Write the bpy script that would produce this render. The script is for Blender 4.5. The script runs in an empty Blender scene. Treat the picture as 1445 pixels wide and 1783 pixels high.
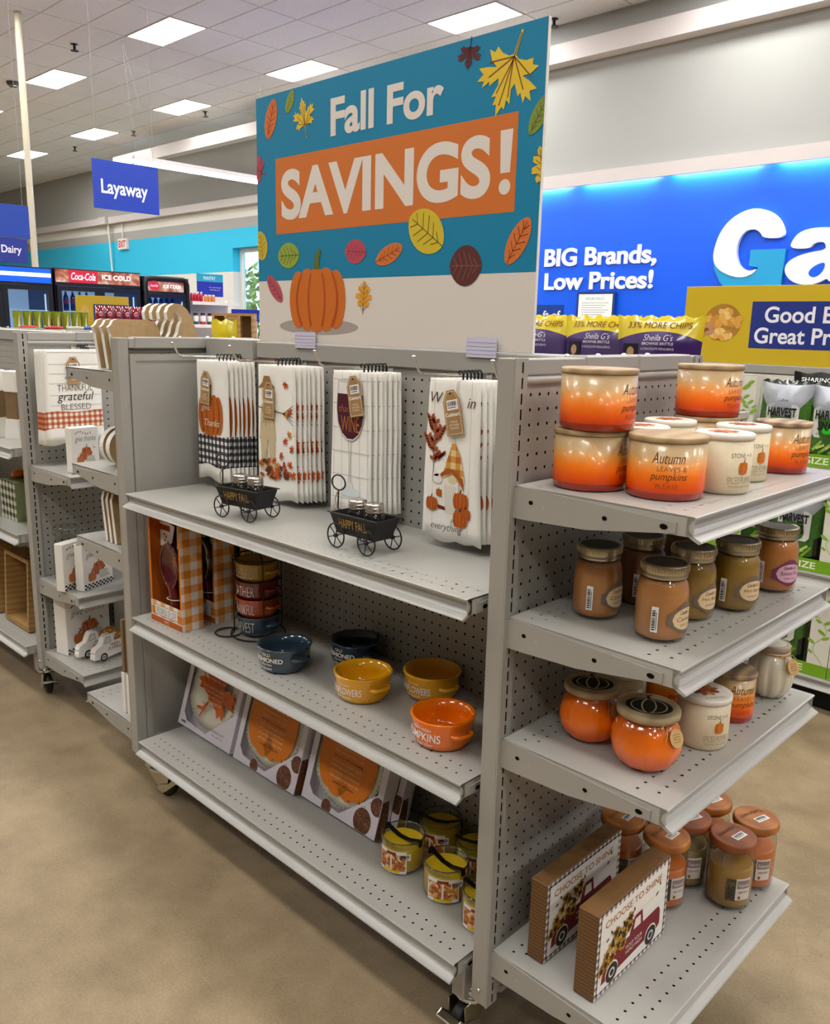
import bpy, math, random
from mathutils import Matrix, Vector
from math import sin, cos, pi, radians as rad

# ------------------------------------------------------------------ camera
scene = bpy.context.scene
COL = scene.collection
cam_data = bpy.data.cameras.new('camera')
cam = bpy.data.objects.new('camera', cam_data)
COL.objects.link(cam)
cam_data.sensor_fit = 'HORIZONTAL'
cam_data.sensor_width = 36.0
cam_data.lens = 36.0 * 1468.66 / 1445.0
cam_data.clip_start = 0.02
_r = Vector((0.71553503, 0.69821583, 0.02245592))
_u = Vector((-0.16499167, 0.13767374, 0.97663898))
_f = Vector((-0.6788132, 0.70252444, -0.21371018))
cam.matrix_world = Matrix(((_r.x, _u.x, -_f.x, 0.8392), (_r.y, _u.y, -_f.y, -1.0942),
                           (_r.z, _u.z, -_f.z, 1.3919), (0, 0, 0, 1)))
scene.camera = cam

# ------------------------------------------------------------------ world, exposure
world = bpy.data.worlds.new('daylight')
scene.world = world
world.use_nodes = True
_bg = world.node_tree.nodes['Background']
_bg.inputs[0].default_value = (0.62, 0.78, 1.0, 1)
_bg.inputs[1].default_value = 4.0
scene.view_settings.view_transform = 'Standard'
scene.view_settings.look = 'None'
scene.view_settings.gamma = 1.0
scene.view_settings.use_curve_mapping = False
scene.view_settings.exposure = 0.12
LAMP = 30.0        # strength of the ceiling light panels

# ------------------------------------------------------------------ helpers
def lin(c):
    return c / 12.92 if c <= 0.04045 else ((c + 0.055) / 1.055) ** 2.4

def rgb(h):
    h = h.lstrip('#')
    return tuple(lin(int(h[i:i + 2], 16) / 255) for i in (0, 2, 4)) + (1.0,)

MATS = {}

def mat(name, hexc='#888888', rough=0.5, metal=0.0, coat=0.0, emit=0.0, bump=0.0, bscale=200.0,
        vary=0.0, vscale=8.0, spec=0.5, stretch=None, sheen=0.0, sss=0.0):
    if name in MATS:
        return MATS[name]
    m = bpy.data.materials.new(name)
    m.use_nodes = True
    nt = m.node_tree
    b = nt.nodes['Principled BSDF']
    b.inputs['Base Color'].default_value = rgb(hexc)
    b.inputs['Roughness'].default_value = rough
    b.inputs['Metallic'].default_value = metal
    b.inputs['Specular IOR Level'].default_value = spec
    b.inputs['Coat Weight'].default_value = coat
    b.inputs['Coat Roughness'].default_value = 0.06
    if sheen:
        b.inputs['Sheen Weight'].default_value = sheen
    if emit:
        b.inputs['Emission Color'].default_value = rgb(hexc)
        b.inputs['Emission Strength'].default_value = emit
    if vary or bump:
        tc = nt.nodes.new('ShaderNodeTexCoord')
        mp = nt.nodes.new('ShaderNodeMapping')
        nt.links.new(tc.outputs['Object'], mp.inputs[0])
        if stretch:
            mp.inputs['Scale'].default_value = stretch
        if vary:
            n = nt.nodes.new('ShaderNodeTexNoise')
            n.inputs['Scale'].default_value = vscale
            n.inputs['Detail'].default_value = 6
            nt.links.new(mp.outputs[0], n.inputs['Vector'])
            r = nt.nodes.new('ShaderNodeValToRGB')
            c = rgb(hexc)
            r.color_ramp.elements[0].position = 0.3
            r.color_ramp.elements[1].position = 0.7
            r.color_ramp.elements[0].color = tuple(x * (1 - vary) for x in c[:3]) + (1,)
            r.color_ramp.elements[1].color = tuple(min(1, x * (1 + vary)) for x in c[:3]) + (1,)
            nt.links.new(n.outputs['Fac'], r.inputs[0])
            nt.links.new(r.outputs[0], b.inputs['Base Color'])
        if bump:
            n2 = nt.nodes.new('ShaderNodeTexNoise')
            n2.inputs['Scale'].default_value = bscale
            n2.inputs['Detail'].default_value = 4
            nt.links.new(mp.outputs[0], n2.inputs['Vector'])
            bp = nt.nodes.new('ShaderNodeBump')
            bp.inputs['Strength'].default_value = bump
            bp.inputs['Distance'].default_value = 0.002
            nt.links.new(n2.outputs['Fac'], bp.inputs['Height'])
            nt.links.new(bp.outputs[0], b.inputs['Normal'])
    MATS[name] = m
    return m

def thin_glass(name, tint='#ffffff', ior=1.45, add=0.0):
    """clear thin shell: straight-through light plus fresnel reflection"""
    m = bpy.data.materials.new(name)
    m.use_nodes = True
    nt = m.node_tree
    for n in list(nt.nodes):
        nt.nodes.remove(n)
    out = nt.nodes.new('ShaderNodeOutputMaterial')
    tr = nt.nodes.new('ShaderNodeBsdfTransparent')
    tr.inputs[0].default_value = rgb(tint)
    gl = nt.nodes.new('ShaderNodeBsdfGlossy')
    gl.inputs['Roughness'].default_value = 0.03
    fr = nt.nodes.new('ShaderNodeLayerWeight')      # symmetric on both sides of the shell
    fr.inputs[0].default_value = 0.5
    pw = nt.nodes.new('ShaderNodeMath')
    pw.operation = 'POWER'
    pw.inputs[1].default_value = 4.0
    nt.links.new(fr.outputs['Facing'], pw.inputs[0])
    ad = nt.nodes.new('ShaderNodeMath')
    ad.operation = 'MULTIPLY_ADD'
    ad.inputs[1].default_value = 0.8
    ad.inputs[2].default_value = (ior - 1.0) * 0.07 + add
    nt.links.new(pw.outputs[0], ad.inputs[0])
    mx = nt.nodes.new('ShaderNodeMixShader')
    nt.links.new(ad.outputs[0], mx.inputs[0])
    nt.links.new(tr.outputs[0], mx.inputs[1])
    nt.links.new(gl.outputs[0], mx.inputs[2])
    nt.links.new(mx.outputs[0], out.inputs[0])
    MATS[name] = m
    return m

def ramp_mat(name, stops, axis='Z', rough=0.4, coat=0.0, lo=0.0, hi=1.0):
    """colour ramp along one object axis (dyed / lacquered fade)"""
    m = bpy.data.materials.new(name)
    m.use_nodes = True
    nt = m.node_tree
    b = nt.nodes['Principled BSDF']
    tc = nt.nodes.new('ShaderNodeTexCoord')
    sx = nt.nodes.new('ShaderNodeSeparateXYZ')
    nt.links.new(tc.outputs['Object'], sx.inputs[0])
    mr = nt.nodes.new('ShaderNodeMapRange')
    mr.inputs['From Min'].default_value = lo
    mr.inputs['From Max'].default_value = hi
    nt.links.new(sx.outputs[axis], mr.inputs['Value'])
    r = nt.nodes.new('ShaderNodeValToRGB')
    e = r.color_ramp.elements
    while len(e) < len(stops):
        e.new(0.5)
    for el, (p, h) in zip(e, stops):
        el.position = p
        el.color = rgb(h)
    nt.links.new(mr.outputs[0], r.inputs[0])
    nt.links.new(r.outputs[0], b.inputs['Base Color'])
    b.inputs['Roughness'].default_value = rough
    b.inputs['Coat Weight'].default_value = coat
    b.inputs['Coat Roughness'].default_value = 0.05
    MATS[name] = m
    return m

def wood_mat(name, c1, c2, scale=18.0, axis='X', rough=0.55, dist=3.0, bands='BANDS'):
    m = bpy.data.materials.new(name)
    m.use_nodes = True
    nt = m.node_tree
    b = nt.nodes['Principled BSDF']
    tc = nt.nodes.new('ShaderNodeTexCoord')
    w = nt.nodes.new('ShaderNodeTexWave')
    w.wave_type = 'BANDS'
    w.bands_direction = axis
    w.inputs['Scale'].default_value = scale
    w.inputs['Distortion'].default_value = dist
    w.inputs['Detail'].default_value = 3
    w.inputs['Detail Scale'].default_value = 1.2
    nt.links.new(tc.outputs['Object'], w.inputs['Vector'])
    r = nt.nodes.new('ShaderNodeValToRGB')
    r.color_ramp.elements[0].color = rgb(c1)
    r.color_ramp.elements[1].color = rgb(c2)
    nt.links.new(w.outputs['Fac'], r.inputs[0])
    nt.links.new(r.outputs[0], b.inputs['Base Color'])
    b.inputs['Roughness'].default_value = rough
    MATS[name] = m
    return m

def check_mat(name, ca, cb, cc, pitch, axes=('X', 'Z'), rough=0.8, off=(0.0, 0.0)):
    """gingham / buffalo check: two crossing stripe sets; ca = both, cb = one, cc = none"""
    m = bpy.data.materials.new(name)
    m.use_nodes = True
    nt = m.node_tree
    b = nt.nodes['Principled BSDF']
    tc = nt.nodes.new('ShaderNodeTexCoord')
    sx = nt.nodes.new('ShaderNodeSeparateXYZ')
    nt.links.new(tc.outputs['Object'], sx.inputs[0])
    outs = []
    for i, a in enumerate(axes):
        mu = nt.nodes.new('ShaderNodeMath'); mu.operation = 'MULTIPLY_ADD'
        mu.inputs[1].default_value = 1.0 / pitch
        mu.inputs[2].default_value = off[i] + 100.0
        nt.links.new(sx.outputs[a], mu.inputs[0])
        fr = nt.nodes.new('ShaderNodeMath'); fr.operation = 'FRACT'
        nt.links.new(mu.outputs[0], fr.inputs[0])
        gt = nt.nodes.new('ShaderNodeMath'); gt.operation = 'GREATER_THAN'
        gt.inputs[1].default_value = 0.5
        nt.links.new(fr.outputs[0], gt.inputs[0])
        outs.append(gt)
    ad = nt.nodes.new('ShaderNodeMath'); ad.operation = 'ADD'
    nt.links.new(outs[0].outputs[0], ad.inputs[0])
    nt.links.new(outs[1].outputs[0], ad.inputs[1])
    dv = nt.nodes.new('ShaderNodeMath'); dv.operation = 'MULTIPLY'
    dv.inputs[1].default_value = 0.5
    nt.links.new(ad.outputs[0], dv.inputs[0])
    r = nt.nodes.new('ShaderNodeValToRGB')
    r.color_ramp.interpolation = 'CONSTANT'
    e = r.color_ramp.elements
    e.new(0.5)
    for el, (p, h) in zip(e, ((0.0, cc), (0.25, cb), (0.75, ca))):
        el.position = p
        el.color = rgb(h)
    nt.links.new(dv.outputs[0], r.inputs[0])
    nt.links.new(r.outputs[0], b.inputs['Base Color'])
    b.inputs['Roughness'].default_value = rough
    MATS[name] = m
    return m

def ink(h):
    """flat printed colour"""
    return mat('ink_' + h.lstrip('#'), h, rough=0.6, spec=0.3)

TEXTS = {}

def text_mesh(s, bold=0.0, shear=0.0, spacing=1.0, res=3):
    k = (s, bold, shear, spacing, res)
    if k not in TEXTS:
        c = bpy.data.curves.new('lettering', 'FONT')
        c.body = s
        c.offset = bold
        c.shear = shear
        c.space_character = spacing
        c.resolution_u = res
        o = bpy.data.objects.new('lettering', c)
        me = o.to_mesh()
        v = [(p.co.x, p.co.y) for p in me.vertices]
        f = [tuple(q.vertices) for q in me.polygons]
        o.to_mesh_clear()
        bpy.data.objects.remove(o)
        bpy.data.curves.remove(c)
        x0 = min(p[0] for p in v); x1 = max(p[0] for p in v)
        y0 = min(p[1] for p in v); y1 = max(p[1] for p in v)
        TEXTS[k] = (v, f, x0, x1, y0, y1)
    return TEXTS[k]

def plane(o, ux, uy):
    o, ux, uy = Vector(o), Vector(ux).normalized(), Vector(uy).normalized()
    n = ux.cross(uy)
    return lambda u, v, w: o + ux * u + uy * v + n * w

def wrap(R, a0, z0=0.0, taper=0.0):
    """print on a cylinder about local Z, facing angle a0 (radians)"""
    def fn(u, v, w):
        rr = R + taper * v + w
        a = a0 + u / R
        return Vector((rr * cos(a), rr * sin(a), z0 + v))
    return fn

class MB:
    def __init__(self):
        self.v, self.f, self.m, self.s, self.mats = [], [], [], [], []

    def mi(self, m):
        if isinstance(m, str):
            m = MATS[m]
        if m not in self.mats:
            self.mats.append(m)
        return self.mats.index(m)

    def add(self, vs, fs, m, smooth=False, fn=None):
        b = len(self.v)
        k = self.mi(m)
        self.v += [tuple(fn(*p)) for p in vs] if fn else [tuple(p) for p in vs]
        for q in fs:
            self.f.append(tuple(i + b for i in q))
            self.m.append(k)
            self.s.append(smooth)
        return self

    def box(self, x0, x1, y0, y1, z0, z1, m, fn=None, ch=0.0):
        if ch <= 0:
            vs = [(x, y, z) for x in (x0, x1) for y in (y0, y1) for z in (z0, z1)]
            fs = [(0, 1, 3, 2), (4, 6, 7, 5), (0, 4, 5, 1), (2, 3, 7, 6), (0, 2, 6, 4), (1, 5, 7, 3)]
            return self.add(vs, fs, m, fn=fn)
        c = min(ch, (x1 - x0) / 2.01, (y1 - y0) / 2.01, (z1 - z0) / 2.01)
        X, Y, Z = (x0, x1), (y0, y1), (z0, z1)
        vs, ix = [], {}
        for i in (0, 1):
            for j in (0, 1):
                for k in (0, 1):
                    sx, sy, sz = (c if i == 0 else -c), (c if j == 0 else -c), (c if k == 0 else -c)
                    ix[i, j, k, 0] = len(vs); vs.append((X[i], Y[j] + sy, Z[k] + sz))
                    ix[i, j, k, 1] = len(vs); vs.append((X[i] + sx, Y[j], Z[k] + sz))
                    ix[i, j, k, 2] = len(vs); vs.append((X[i] + sx, Y[j] + sy, Z[k]))
        g = ix
        fs = []
        for a in (0, 1):
            q = [g[a, 0, 0, 0], g[a, 1, 0, 0], g[a, 1, 1, 0], g[a, 0, 1, 0]]
            fs.append(tuple(q if a else q[::-1]))
            q = [g[0, a, 0, 1], g[1, a, 0, 1], g[1, a, 1, 1], g[0, a, 1, 1]]
            fs.append(tuple(q[::-1] if a else q))
            q = [g[0, 0, a, 2], g[1, 0, a, 2], g[1, 1, a, 2], g[0, 1, a, 2]]
            fs.append(tuple(q if a else q[::-1]))
        for a in (0, 1):
            for b in (0, 1):
                fs.append((g[a, b, 0, 0], g[a, b, 1, 0], g[a, b, 1, 1], g[a, b, 0, 1]))
                fs.append((g[a, 0, b, 0], g[a, 1, b, 0], g[a, 1, b, 2], g[a, 0, b, 2]))
                fs.append((g[0, a, b, 1], g[1, a, b, 1], g[1, a, b, 2], g[0, a, b, 2]))
        for k, t in [((i, j, l), 0) for i in (0, 1) for j in (0, 1) for l in (0, 1)]:
            fs.append((g[k + (0,)], g[k + (1,)], g[k + (2,)]))
        return self.add(vs, fs, m, fn=fn)

    def quad(self, pts, m, fn=None):
        return self.add(pts, [tuple(range(len(pts)))], m, fn=fn)

    def poly(self, pts, m, w=0.0, fn=None):
        return self.add([(p[0], p[1], w) for p in pts], [tuple(range(len(pts)))], m, fn=fn)

    def prism(self, pts, d0, d1, m, fn=None, side=None, smooth=False):
        """outline (u,v) extruded along w from d0 to d1"""
        n = len(pts)
        vs = [(p[0], p[1], d0) for p in pts] + [(p[0], p[1], d1) for p in pts]
        self.add(vs, [tuple(range(n))[::-1], tuple(range(n, 2 * n))], m, fn=fn)
        self.add(vs, [(i, (i + 1) % n, n + (i + 1) % n, n + i) for i in range(n)], side or m, smooth, fn=fn)
        return self

    def lathe(self, prof, n, m, fn=None, smooth=True, lobes=None):
        """profile (r,z) about Z; m = material or list for each segment"""
        vs, rows = [], []
        ml = list(m) if isinstance(m, (list, tuple)) else [m] * (len(prof) - 1)
        pf, mm = [prof[0]], []
        for k in range(1, len(prof)):               # keep flat discs flat under smooth shading
            (ra, za), (rb, zb) = prof[k - 1], prof[k]
            if abs(za - zb) < .004 and min(ra, rb) < 1e-6 and max(ra, rb) > .008:
                q = .94 if ra > rb else .06
                pf.append((ra + (rb - ra) * (1 - q), za + (zb - za) * (1 - q)) if ra > rb else (ra + (rb - ra) * .94, za + (zb - za) * .94))
                mm.append(ml[k - 1])
            pf.append(prof[k]); mm.append(ml[k - 1])
        prof, ml = pf, mm
        for r, z in prof:
            if r < 1e-6:
                rows.append([len(vs)]); vs.append((0, 0, z))
            else:
                row = []
                for i in range(n):
                    a = 2 * pi * i / n
                    rr = r * (lobes(a, z) if lobes else 1.0)
                    row.append(len(vs)); vs.append((rr * cos(a), rr * sin(a), z))
                rows.append(row)
        base = len(self.v)
        self.v += [tuple(fn(*p)) for p in vs] if fn else vs
        for k in range(len(rows) - 1):
            a, b = rows[k], rows[k + 1]
            idx = self.mi(ml[k])
            for i in range(n):
                j = (i + 1) % n
                if len(a) == 1 and len(b) == 1:
                    continue
                if len(a) == 1:
                    q = (a[0], b[j], b[i])
                elif len(b) == 1:
                    q = (a[i], a[j], b[0])
                else:
                    q = (a[i], a[j], b[j], b[i])
                self.f.append(tuple(t + base for t in q))
                self.m.append(idx)
                self.s.append(smooth)
        return self

    def tube(self, path, r, m, n=8, closed=False, fn=None):
        P = [Vector(p) for p in path]
        k = len(P)
        vs, fs = [], []
        up = None
        for i in range(k):
            if closed:
                t = (P[(i + 1) % k] - P[i - 1])
            else:
                t = (P[min(i + 1, k - 1)] - P[max(i - 1, 0)])
            t.normalize()
            if up is None:
                up = Vector((0, 0, 1)) if abs(t.z) < 0.9 else Vector((1, 0, 0))
            a = t.cross(up)
            if a.length < 1e-5:
                a = t.cross(Vector((0.3, 0.9, 0.2)))
            a.normalize()
            b = a.cross(t).normalized()
            up = b
            for j in range(n):
                an = 2 * pi * j / n
                vs.append(tuple(P[i] + a * (r * cos(an)) + b * (r * sin(an))))
        rng = k if closed else k - 1
        for i in range(rng):
            for j in range(n):
                i2, j2 = (i + 1) % k, (j + 1) % n
                fs.append((i * n + j, i * n + j2, i2 * n + j2, i2 * n + j))
        self.add(vs, fs, m, True, fn)
        if not closed:
            self.add(vs, [tuple(range(n))[::-1], tuple(range((k - 1) * n, k * n))], m, fn=fn)
        return self

    def text(self, s, u, v, h=None, wd=None, m=None, fn=None, w=0.0004, bold=0.02, shear=0.0, align='C',
             spacing=1.0, rot=0.0, depth=0.0, res=4):
        """text with cap box bottom at v; h = box height, wd = box width (both: stretched to fit)"""
        tv, tf, x0, x1, y0, y1 = text_mesh(s, bold, shear, spacing, res)
        sy = h / (y1 - y0) if h else wd / (x1 - x0)
        sx = wd / (x1 - x0) if wd else sy
        W = (x1 - x0) * sx
        ox = {'C': -W / 2, 'L': 0.0, 'R': -W}[align]
        cr, sr = cos(rot), sin(rot)
        vs = []
        for p in tv:
            a, b = (p[0] - x0) * sx + ox, (p[1] - y0) * sy
            vs.append((u + a * cr - b * sr, v + a * sr + b * cr, w))
        if depth:
            n = len(vs)
            ed = {}
            for q in tf:
                for i in range(len(q)):
                    a, b = q[i], q[(i + 1) % len(q)]
                    ed[(a, b)] = ed.get((a, b), 0) + 1
            vs2 = vs + [(p[0], p[1], w + depth) for p in vs]
            fs = [tuple(i + n for i in q) for q in tf]
            fs += [(a, b, b + n, a + n) for (a, b) in ed if (b, a) not in ed]
            return self.add(vs2, fs, m, fn=fn)
        return self.add(vs, tf, m, fn=fn)

    def build(self, name, parent=None, loc=None):
        me = bpy.data.meshes.new(name)
        me.from_pydata(self.v, [], self.f)
        for m in self.mats:
            me.materials.append(m)
        me.polygons.foreach_set('material_index', self.m)
        me.polygons.foreach_set('use_smooth', self.s)
        me.update()
        return link_mesh(name, me, parent, loc)

def link_mesh(name, me, parent=None, loc=None):
    o = bpy.data.objects.new(name, me)
    COL.objects.link(o)
    if parent is not None:
        o.parent = parent
    if loc is not None:
        o.location = loc
    return o

def tag(o, label, cat, group=None):
    o['label'] = label
    o['category'] = cat
    if group:
        o['group'] = group
    return o

def thing(name, label, cat, loc=(0, 0, 0), rz=0.0, group=None):
    o = bpy.data.objects.new(name, None)
    o.empty_display_size = 0.05
    COL.objects.link(o)
    o.location = loc
    o.rotation_euler = (0, 0, rz)
    return tag(o, label, cat, group)

def struct(o):
    o['kind'] = 'structure'
    return o

def dup(root, loc=None, rz=None, label=None, group=None):
    r = root.copy()
    COL.objects.link(r)
    if loc is not None:
        r.location = loc
    if rz is not None:
        r.rotation_euler = (0, 0, rz)
    if label:
        r['label'] = label
    if group:
        r['group'] = group
    for ch in list(root.children):
        c = ch.copy()
        COL.objects.link(c)
        c.parent = r
        for g in list(ch.children):
            d = g.copy()
            COL.objects.link(d)
            d.parent = c
    return r

def ell(cx, cy, rx, ry, n=24, a0=0.0, a1=2 * pi, rot=0.0):
    cr, sr = cos(rot), sin(rot)
    full = abs(a1 - a0 - 2 * pi) < 1e-6
    k = n if full else n + 1
    out = []
    for i in range(k):
        a = a0 + (a1 - a0) * i / n
        x, y = rx * cos(a), ry * sin(a)
        out.append((cx + x * cr - y * sr, cy + x * sr + y * cr))
    return out

def stroke(pts, wd, w1=None):
    """flat ribbon polygon along 2-D points, width wd tapering to w1"""
    w1 = wd if w1 is None else w1
    L, R = [], []
    n = len(pts)
    for i, p in enumerate(pts):
        a = Vector(pts[max(i - 1, 0)]); b = Vector(pts[min(i + 1, n - 1)])
        t = (b - a).normalized() if (b - a).length > 1e-9 else Vector((1, 0))
        nn = Vector((-t.y, t.x)) * (wd + (w1 - wd) * i / max(1, n - 1)) / 2
        L.append((p[0] + nn.x, p[1] + nn.y)); R.append((p[0] - nn.x, p[1] - nn.y))
    return L + R[::-1]

def xf(pts, cx, cy, s, rot=0.0, sx=1.0):
    cr, sr = cos(rot), sin(rot)
    return [(cx + s * (sx * x * cr - y * sr), cy + s * (sx * x * sr + y * cr)) for x, y in pts]

# ------------------------------------------------------------------ materials
mat('paint', '#9e9b94', rough=0.42, vary=0.03, vscale=3.0, bump=0.05, bscale=900)
mat('paint_shelf', '#a9a7a1', rough=0.30, vary=0.03, vscale=3.0)
mat('channel', '#a8a6a1', rough=0.33, vary=0.02)
mat('hole', '#0b0a09', rough=0.9, spec=0.1)
mat('chrome', '#d8d6d0', rough=0.16, metal=1.0)
mat('zinc', '#c9c4b4', rough=0.28, metal=1.0)
mat('black_rubber', '#121212', rough=0.45)
mat('black_plastic', '#0d0d0e', rough=0.3)
mat('black_metal', '#1a1a1c', rough=0.42, metal=0.3)
mat('white_paint', '#e6e2da', rough=0.6)
mat('white_block', '#e9e6df', rough=0.65, bump=0.1, bscale=60)
mat('mdf', '#a98c63', rough=0.85, vary=0.08, vscale=60)
mat('mdf_dark', '#7d6443', rough=0.85, vary=0.08, vscale=60)
mat('white_wall', '#dcdad4', rough=0.8, bump=0.1, bscale=40)
mat('dark_goods', '#5f5e5b', rough=0.8, vary=0.2, vscale=2.0)  # unseen walls toned like dark merchandise to cut bounce light
mat('grey_wall', '#a6a7a4', rough=0.85, bump=0.1, bscale=40)
mat('teal_wall', '#2cc0ea', rough=0.7)
mat('blue_wall', '#005cf0', rough=0.35)
mat('trim_white', '#cfc8c6', rough=0.6)
mat('ceiling_tile', '#e6e8ec', rough=0.95, vary=0.06, vscale=30, bump=0.3, bscale=120)
mat('grid_metal', '#d8dade', rough=0.6)
mat('cloth', '#f0ede6', rough=0.95, sheen=0.3, bump=0.25, bscale=500)
mat('kraft', '#a5804f', rough=0.85, vary=0.05, vscale=80)
mat('paper', '#f1efec', rough=0.7)
mat('twine', '#b08d5a', rough=0.9)
mat('tin_silver', '#c9c6c0', rough=0.25, metal=1.0)
mat('tin', '#b8ad94', rough=0.3, metal=1.0, bump=0.15, bscale=300)
mat('lid_dark', '#2a2322', rough=0.35, metal=0.5)
mat('lamp_white', '#fffdf8', emit=LAMP)
mat('tube_white', '#f4f7ff', emit=22.0)
mat('strip_white', '#f0f4ff', emit=70.0)
mat('clip', '#cfcbe0', rough=0.2, coat=0.4)
thin_glass('glass', '#f2f4f2', 1.5, 0.03)
thin_glass('glass_jar', '#fbfaf8', 1.5, 0.045)
thin_glass('glass_pane', '#e4eef2', 1.45, 0.03)
thin_glass('glass_red', '#e04a20', 1.45, 0.02)
thin_glass('clear_wrap', '#fbfaf8', 1.15, 0.0)

def floor_material():
    m = bpy.data.materials.new('concrete')
    m.use_nodes = True
    nt = m.node_tree
    b = nt.nodes['Principled BSDF']
    tc = nt.nodes.new('ShaderNodeTexCoord')
    def noise(sc, det, rgh=0.6):
        n = nt.nodes.new('ShaderNodeTexNoise')
        n.inputs['Scale'].default_value = sc
        n.inputs['Detail'].default_value = det
        n.inputs['Roughness'].default_value = rgh
        nt.links.new(tc.outputs['Object'], n.inputs['Vector'])
        return n
    a, c, g = noise(1.6, 6), noise(9, 8), noise(160, 3)
    r = nt.nodes.new('ShaderNodeValToRGB')
    r.color_ramp.elements[0].position = 0.38
    r.color_ramp.elements[1].position = 0.62
    r.color_ramp.elements[0].color = rgb('#78674d')
    r.color_ramp.elements[1].color = rgb('#a08c6e')
    mx = nt.nodes.new('ShaderNodeMix'); mx.data_type = 'FLOAT'
    mx.inputs[0].default_value = 0.5
    nt.links.new(a.outputs['Fac'], mx.inputs[2]); nt.links.new(c.outputs['Fac'], mx.inputs[3])
    mx2 = nt.nodes.new('ShaderNodeMix'); mx2.data_type = 'FLOAT'
    mx2.inputs[0].default_value = 0.24
    nt.links.new(mx.outputs[0], mx2.inputs[2]); nt.links.new(g.outputs['Fac'], mx2.inputs[3])
    nt.links.new(mx2.outputs[0], r.inputs[0])
    # dark aggregate flecks and hairline cracks
    vo = nt.nodes.new('ShaderNodeTexVoronoi')
    vo.inputs['Scale'].default_value = 26
    nt.links.new(tc.outputs['Object'], vo.inputs['Vector'])
    lt = nt.nodes.new('ShaderNodeMath'); lt.operation = 'LESS_THAN'; lt.inputs[1].default_value = 0.06
    nt.links.new(vo.outputs['Distance'], lt.inputs[0])
    gt = nt.nodes.new('ShaderNodeMath'); gt.operation = 'GREATER_THAN'; gt.inputs[1].default_value = 0.56
    nt.links.new(c.outputs['Fac'], gt.inputs[0])
    ml = nt.nodes.new('ShaderNodeMath'); ml.operation = 'MULTIPLY'
    nt.links.new(lt.outputs[0], ml.inputs[0]); nt.links.new(gt.outputs[0], ml.inputs[1])
    vc = nt.nodes.new('ShaderNodeTexVoronoi'); vc.feature = 'DISTANCE_TO_EDGE'
    vc.inputs['Scale'].default_value = 0.55
    mp = nt.nodes.new('ShaderNodeVectorMath'); mp.operation = 'MULTIPLY_ADD'
    mp.inputs[1].default_value = (0.25, 0.25, 0.25)
    nt.links.new(c.outputs['Color'], mp.inputs[0]); nt.links.new(tc.outputs['Object'], mp.inputs[2])
    nt.links.new(mp.outputs[0], vc.inputs['Vector'])
    lc = nt.nodes.new('ShaderNodeMath'); lc.operation = 'LESS_THAN'; lc.inputs[1].default_value = 0.0009
    nt.links.new(vc.outputs['Distance'], lc.inputs[0])
    mxm = nt.nodes.new('ShaderNodeMath'); mxm.operation = 'MAXIMUM'
    nt.links.new(ml.outputs[0], mxm.inputs[0]); nt.links.new(lc.outputs[0], mxm.inputs[1])
    sc = nt.nodes.new('ShaderNodeMath'); sc.operation = 'MULTIPLY'; sc.inputs[1].default_value = 0.28
    nt.links.new(mxm.outputs[0], sc.inputs[0])
    cm = nt.nodes.new('ShaderNodeMix'); cm.data_type = 'RGBA'
    nt.links.new(sc.outputs[0], cm.inputs[0])
    nt.links.new(r.outputs[0], cm.inputs[6])
    cm.inputs[7].default_value = rgb('#5e4f3c')
    nt.links.new(cm.outputs[2], b.inputs['Base Color'])
    rr = nt.nodes.new('ShaderNodeMapRange')
    rr.inputs['To Min'].default_value = 0.42
    rr.inputs['To Max'].default_value = 0.62
    nt.links.new(c.outputs['Fac'], rr.inputs['Value'])
    nt.links.new(rr.outputs[0], b.inputs['Roughness'])
    b.inputs['Specular IOR Level'].default_value = 0.4
    MATS['concrete'] = m

floor_material()

# ------------------------------------------------------------------ room shell
H = 5.53
YW, YB = 9.48, 10.7
struct(MB().box(-32, 8, -8, 11.2, -0.1, 0.0, 'concrete').build('floor'))

ceil = MB().box(-32, 8, -8, 11.2, H + 0.012, H + 0.1, 'grid_metal').build('ceiling')
struct(ceil)
TX, TY = 1.262, 0.625
LX = [-7.52 - 3.786 * k for k in range(-4, 5)]          # light columns
LY = [8.5 - 2.5 * j for j in range(0, 6)]  # light rows; the last, unseen behind the camera, is added as frontal fill
lights = set()
tile_mesh = MB().box(-TX / 2 + 0.012, TX / 2 - 0.012, -TY / 2 + 0.012, TY / 2 - 0.012, 0.0, 0.02, 'ceiling_tile').build('tile_form')
tile_data = tile_mesh.data
bpy.data.objects.remove(tile_mesh)
rest = MB()
light_cells = {(i * -3, j * -4) for i in range(-4, 5) for j in range(0, 6)}
for i in range(-19, 13):
    for j in range(-26, 4):
        if (i, j) in light_cells:
            continue
        cx, cy = LX[4] + i * TX, LY[0] + j * TY
        if cy > 10.75 or (cx > -13 and cy > 9.4):
            continue
        seen = -21.5 < cx < -4.6 and cy > 4.0 and cy > 2.6 - (cx + 4.6) * 0.02
        if seen and cy > 3.2 + max(0, (-cx - 12.5)) * 0.28:
            link_mesh('ceiling_tile', tile_data, ceil, (cx, cy, H))
        else:
            rest.box(cx - TX / 2 + 0.012, cx + TX / 2 - 0.012, cy - TY / 2 + 0.012, cy + TY / 2 - 0.012, H, H + 0.02, 'ceiling_tile')
o = rest.build('ceiling_tile_field', ceil)
o['kind'] = 'stuff'

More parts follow.
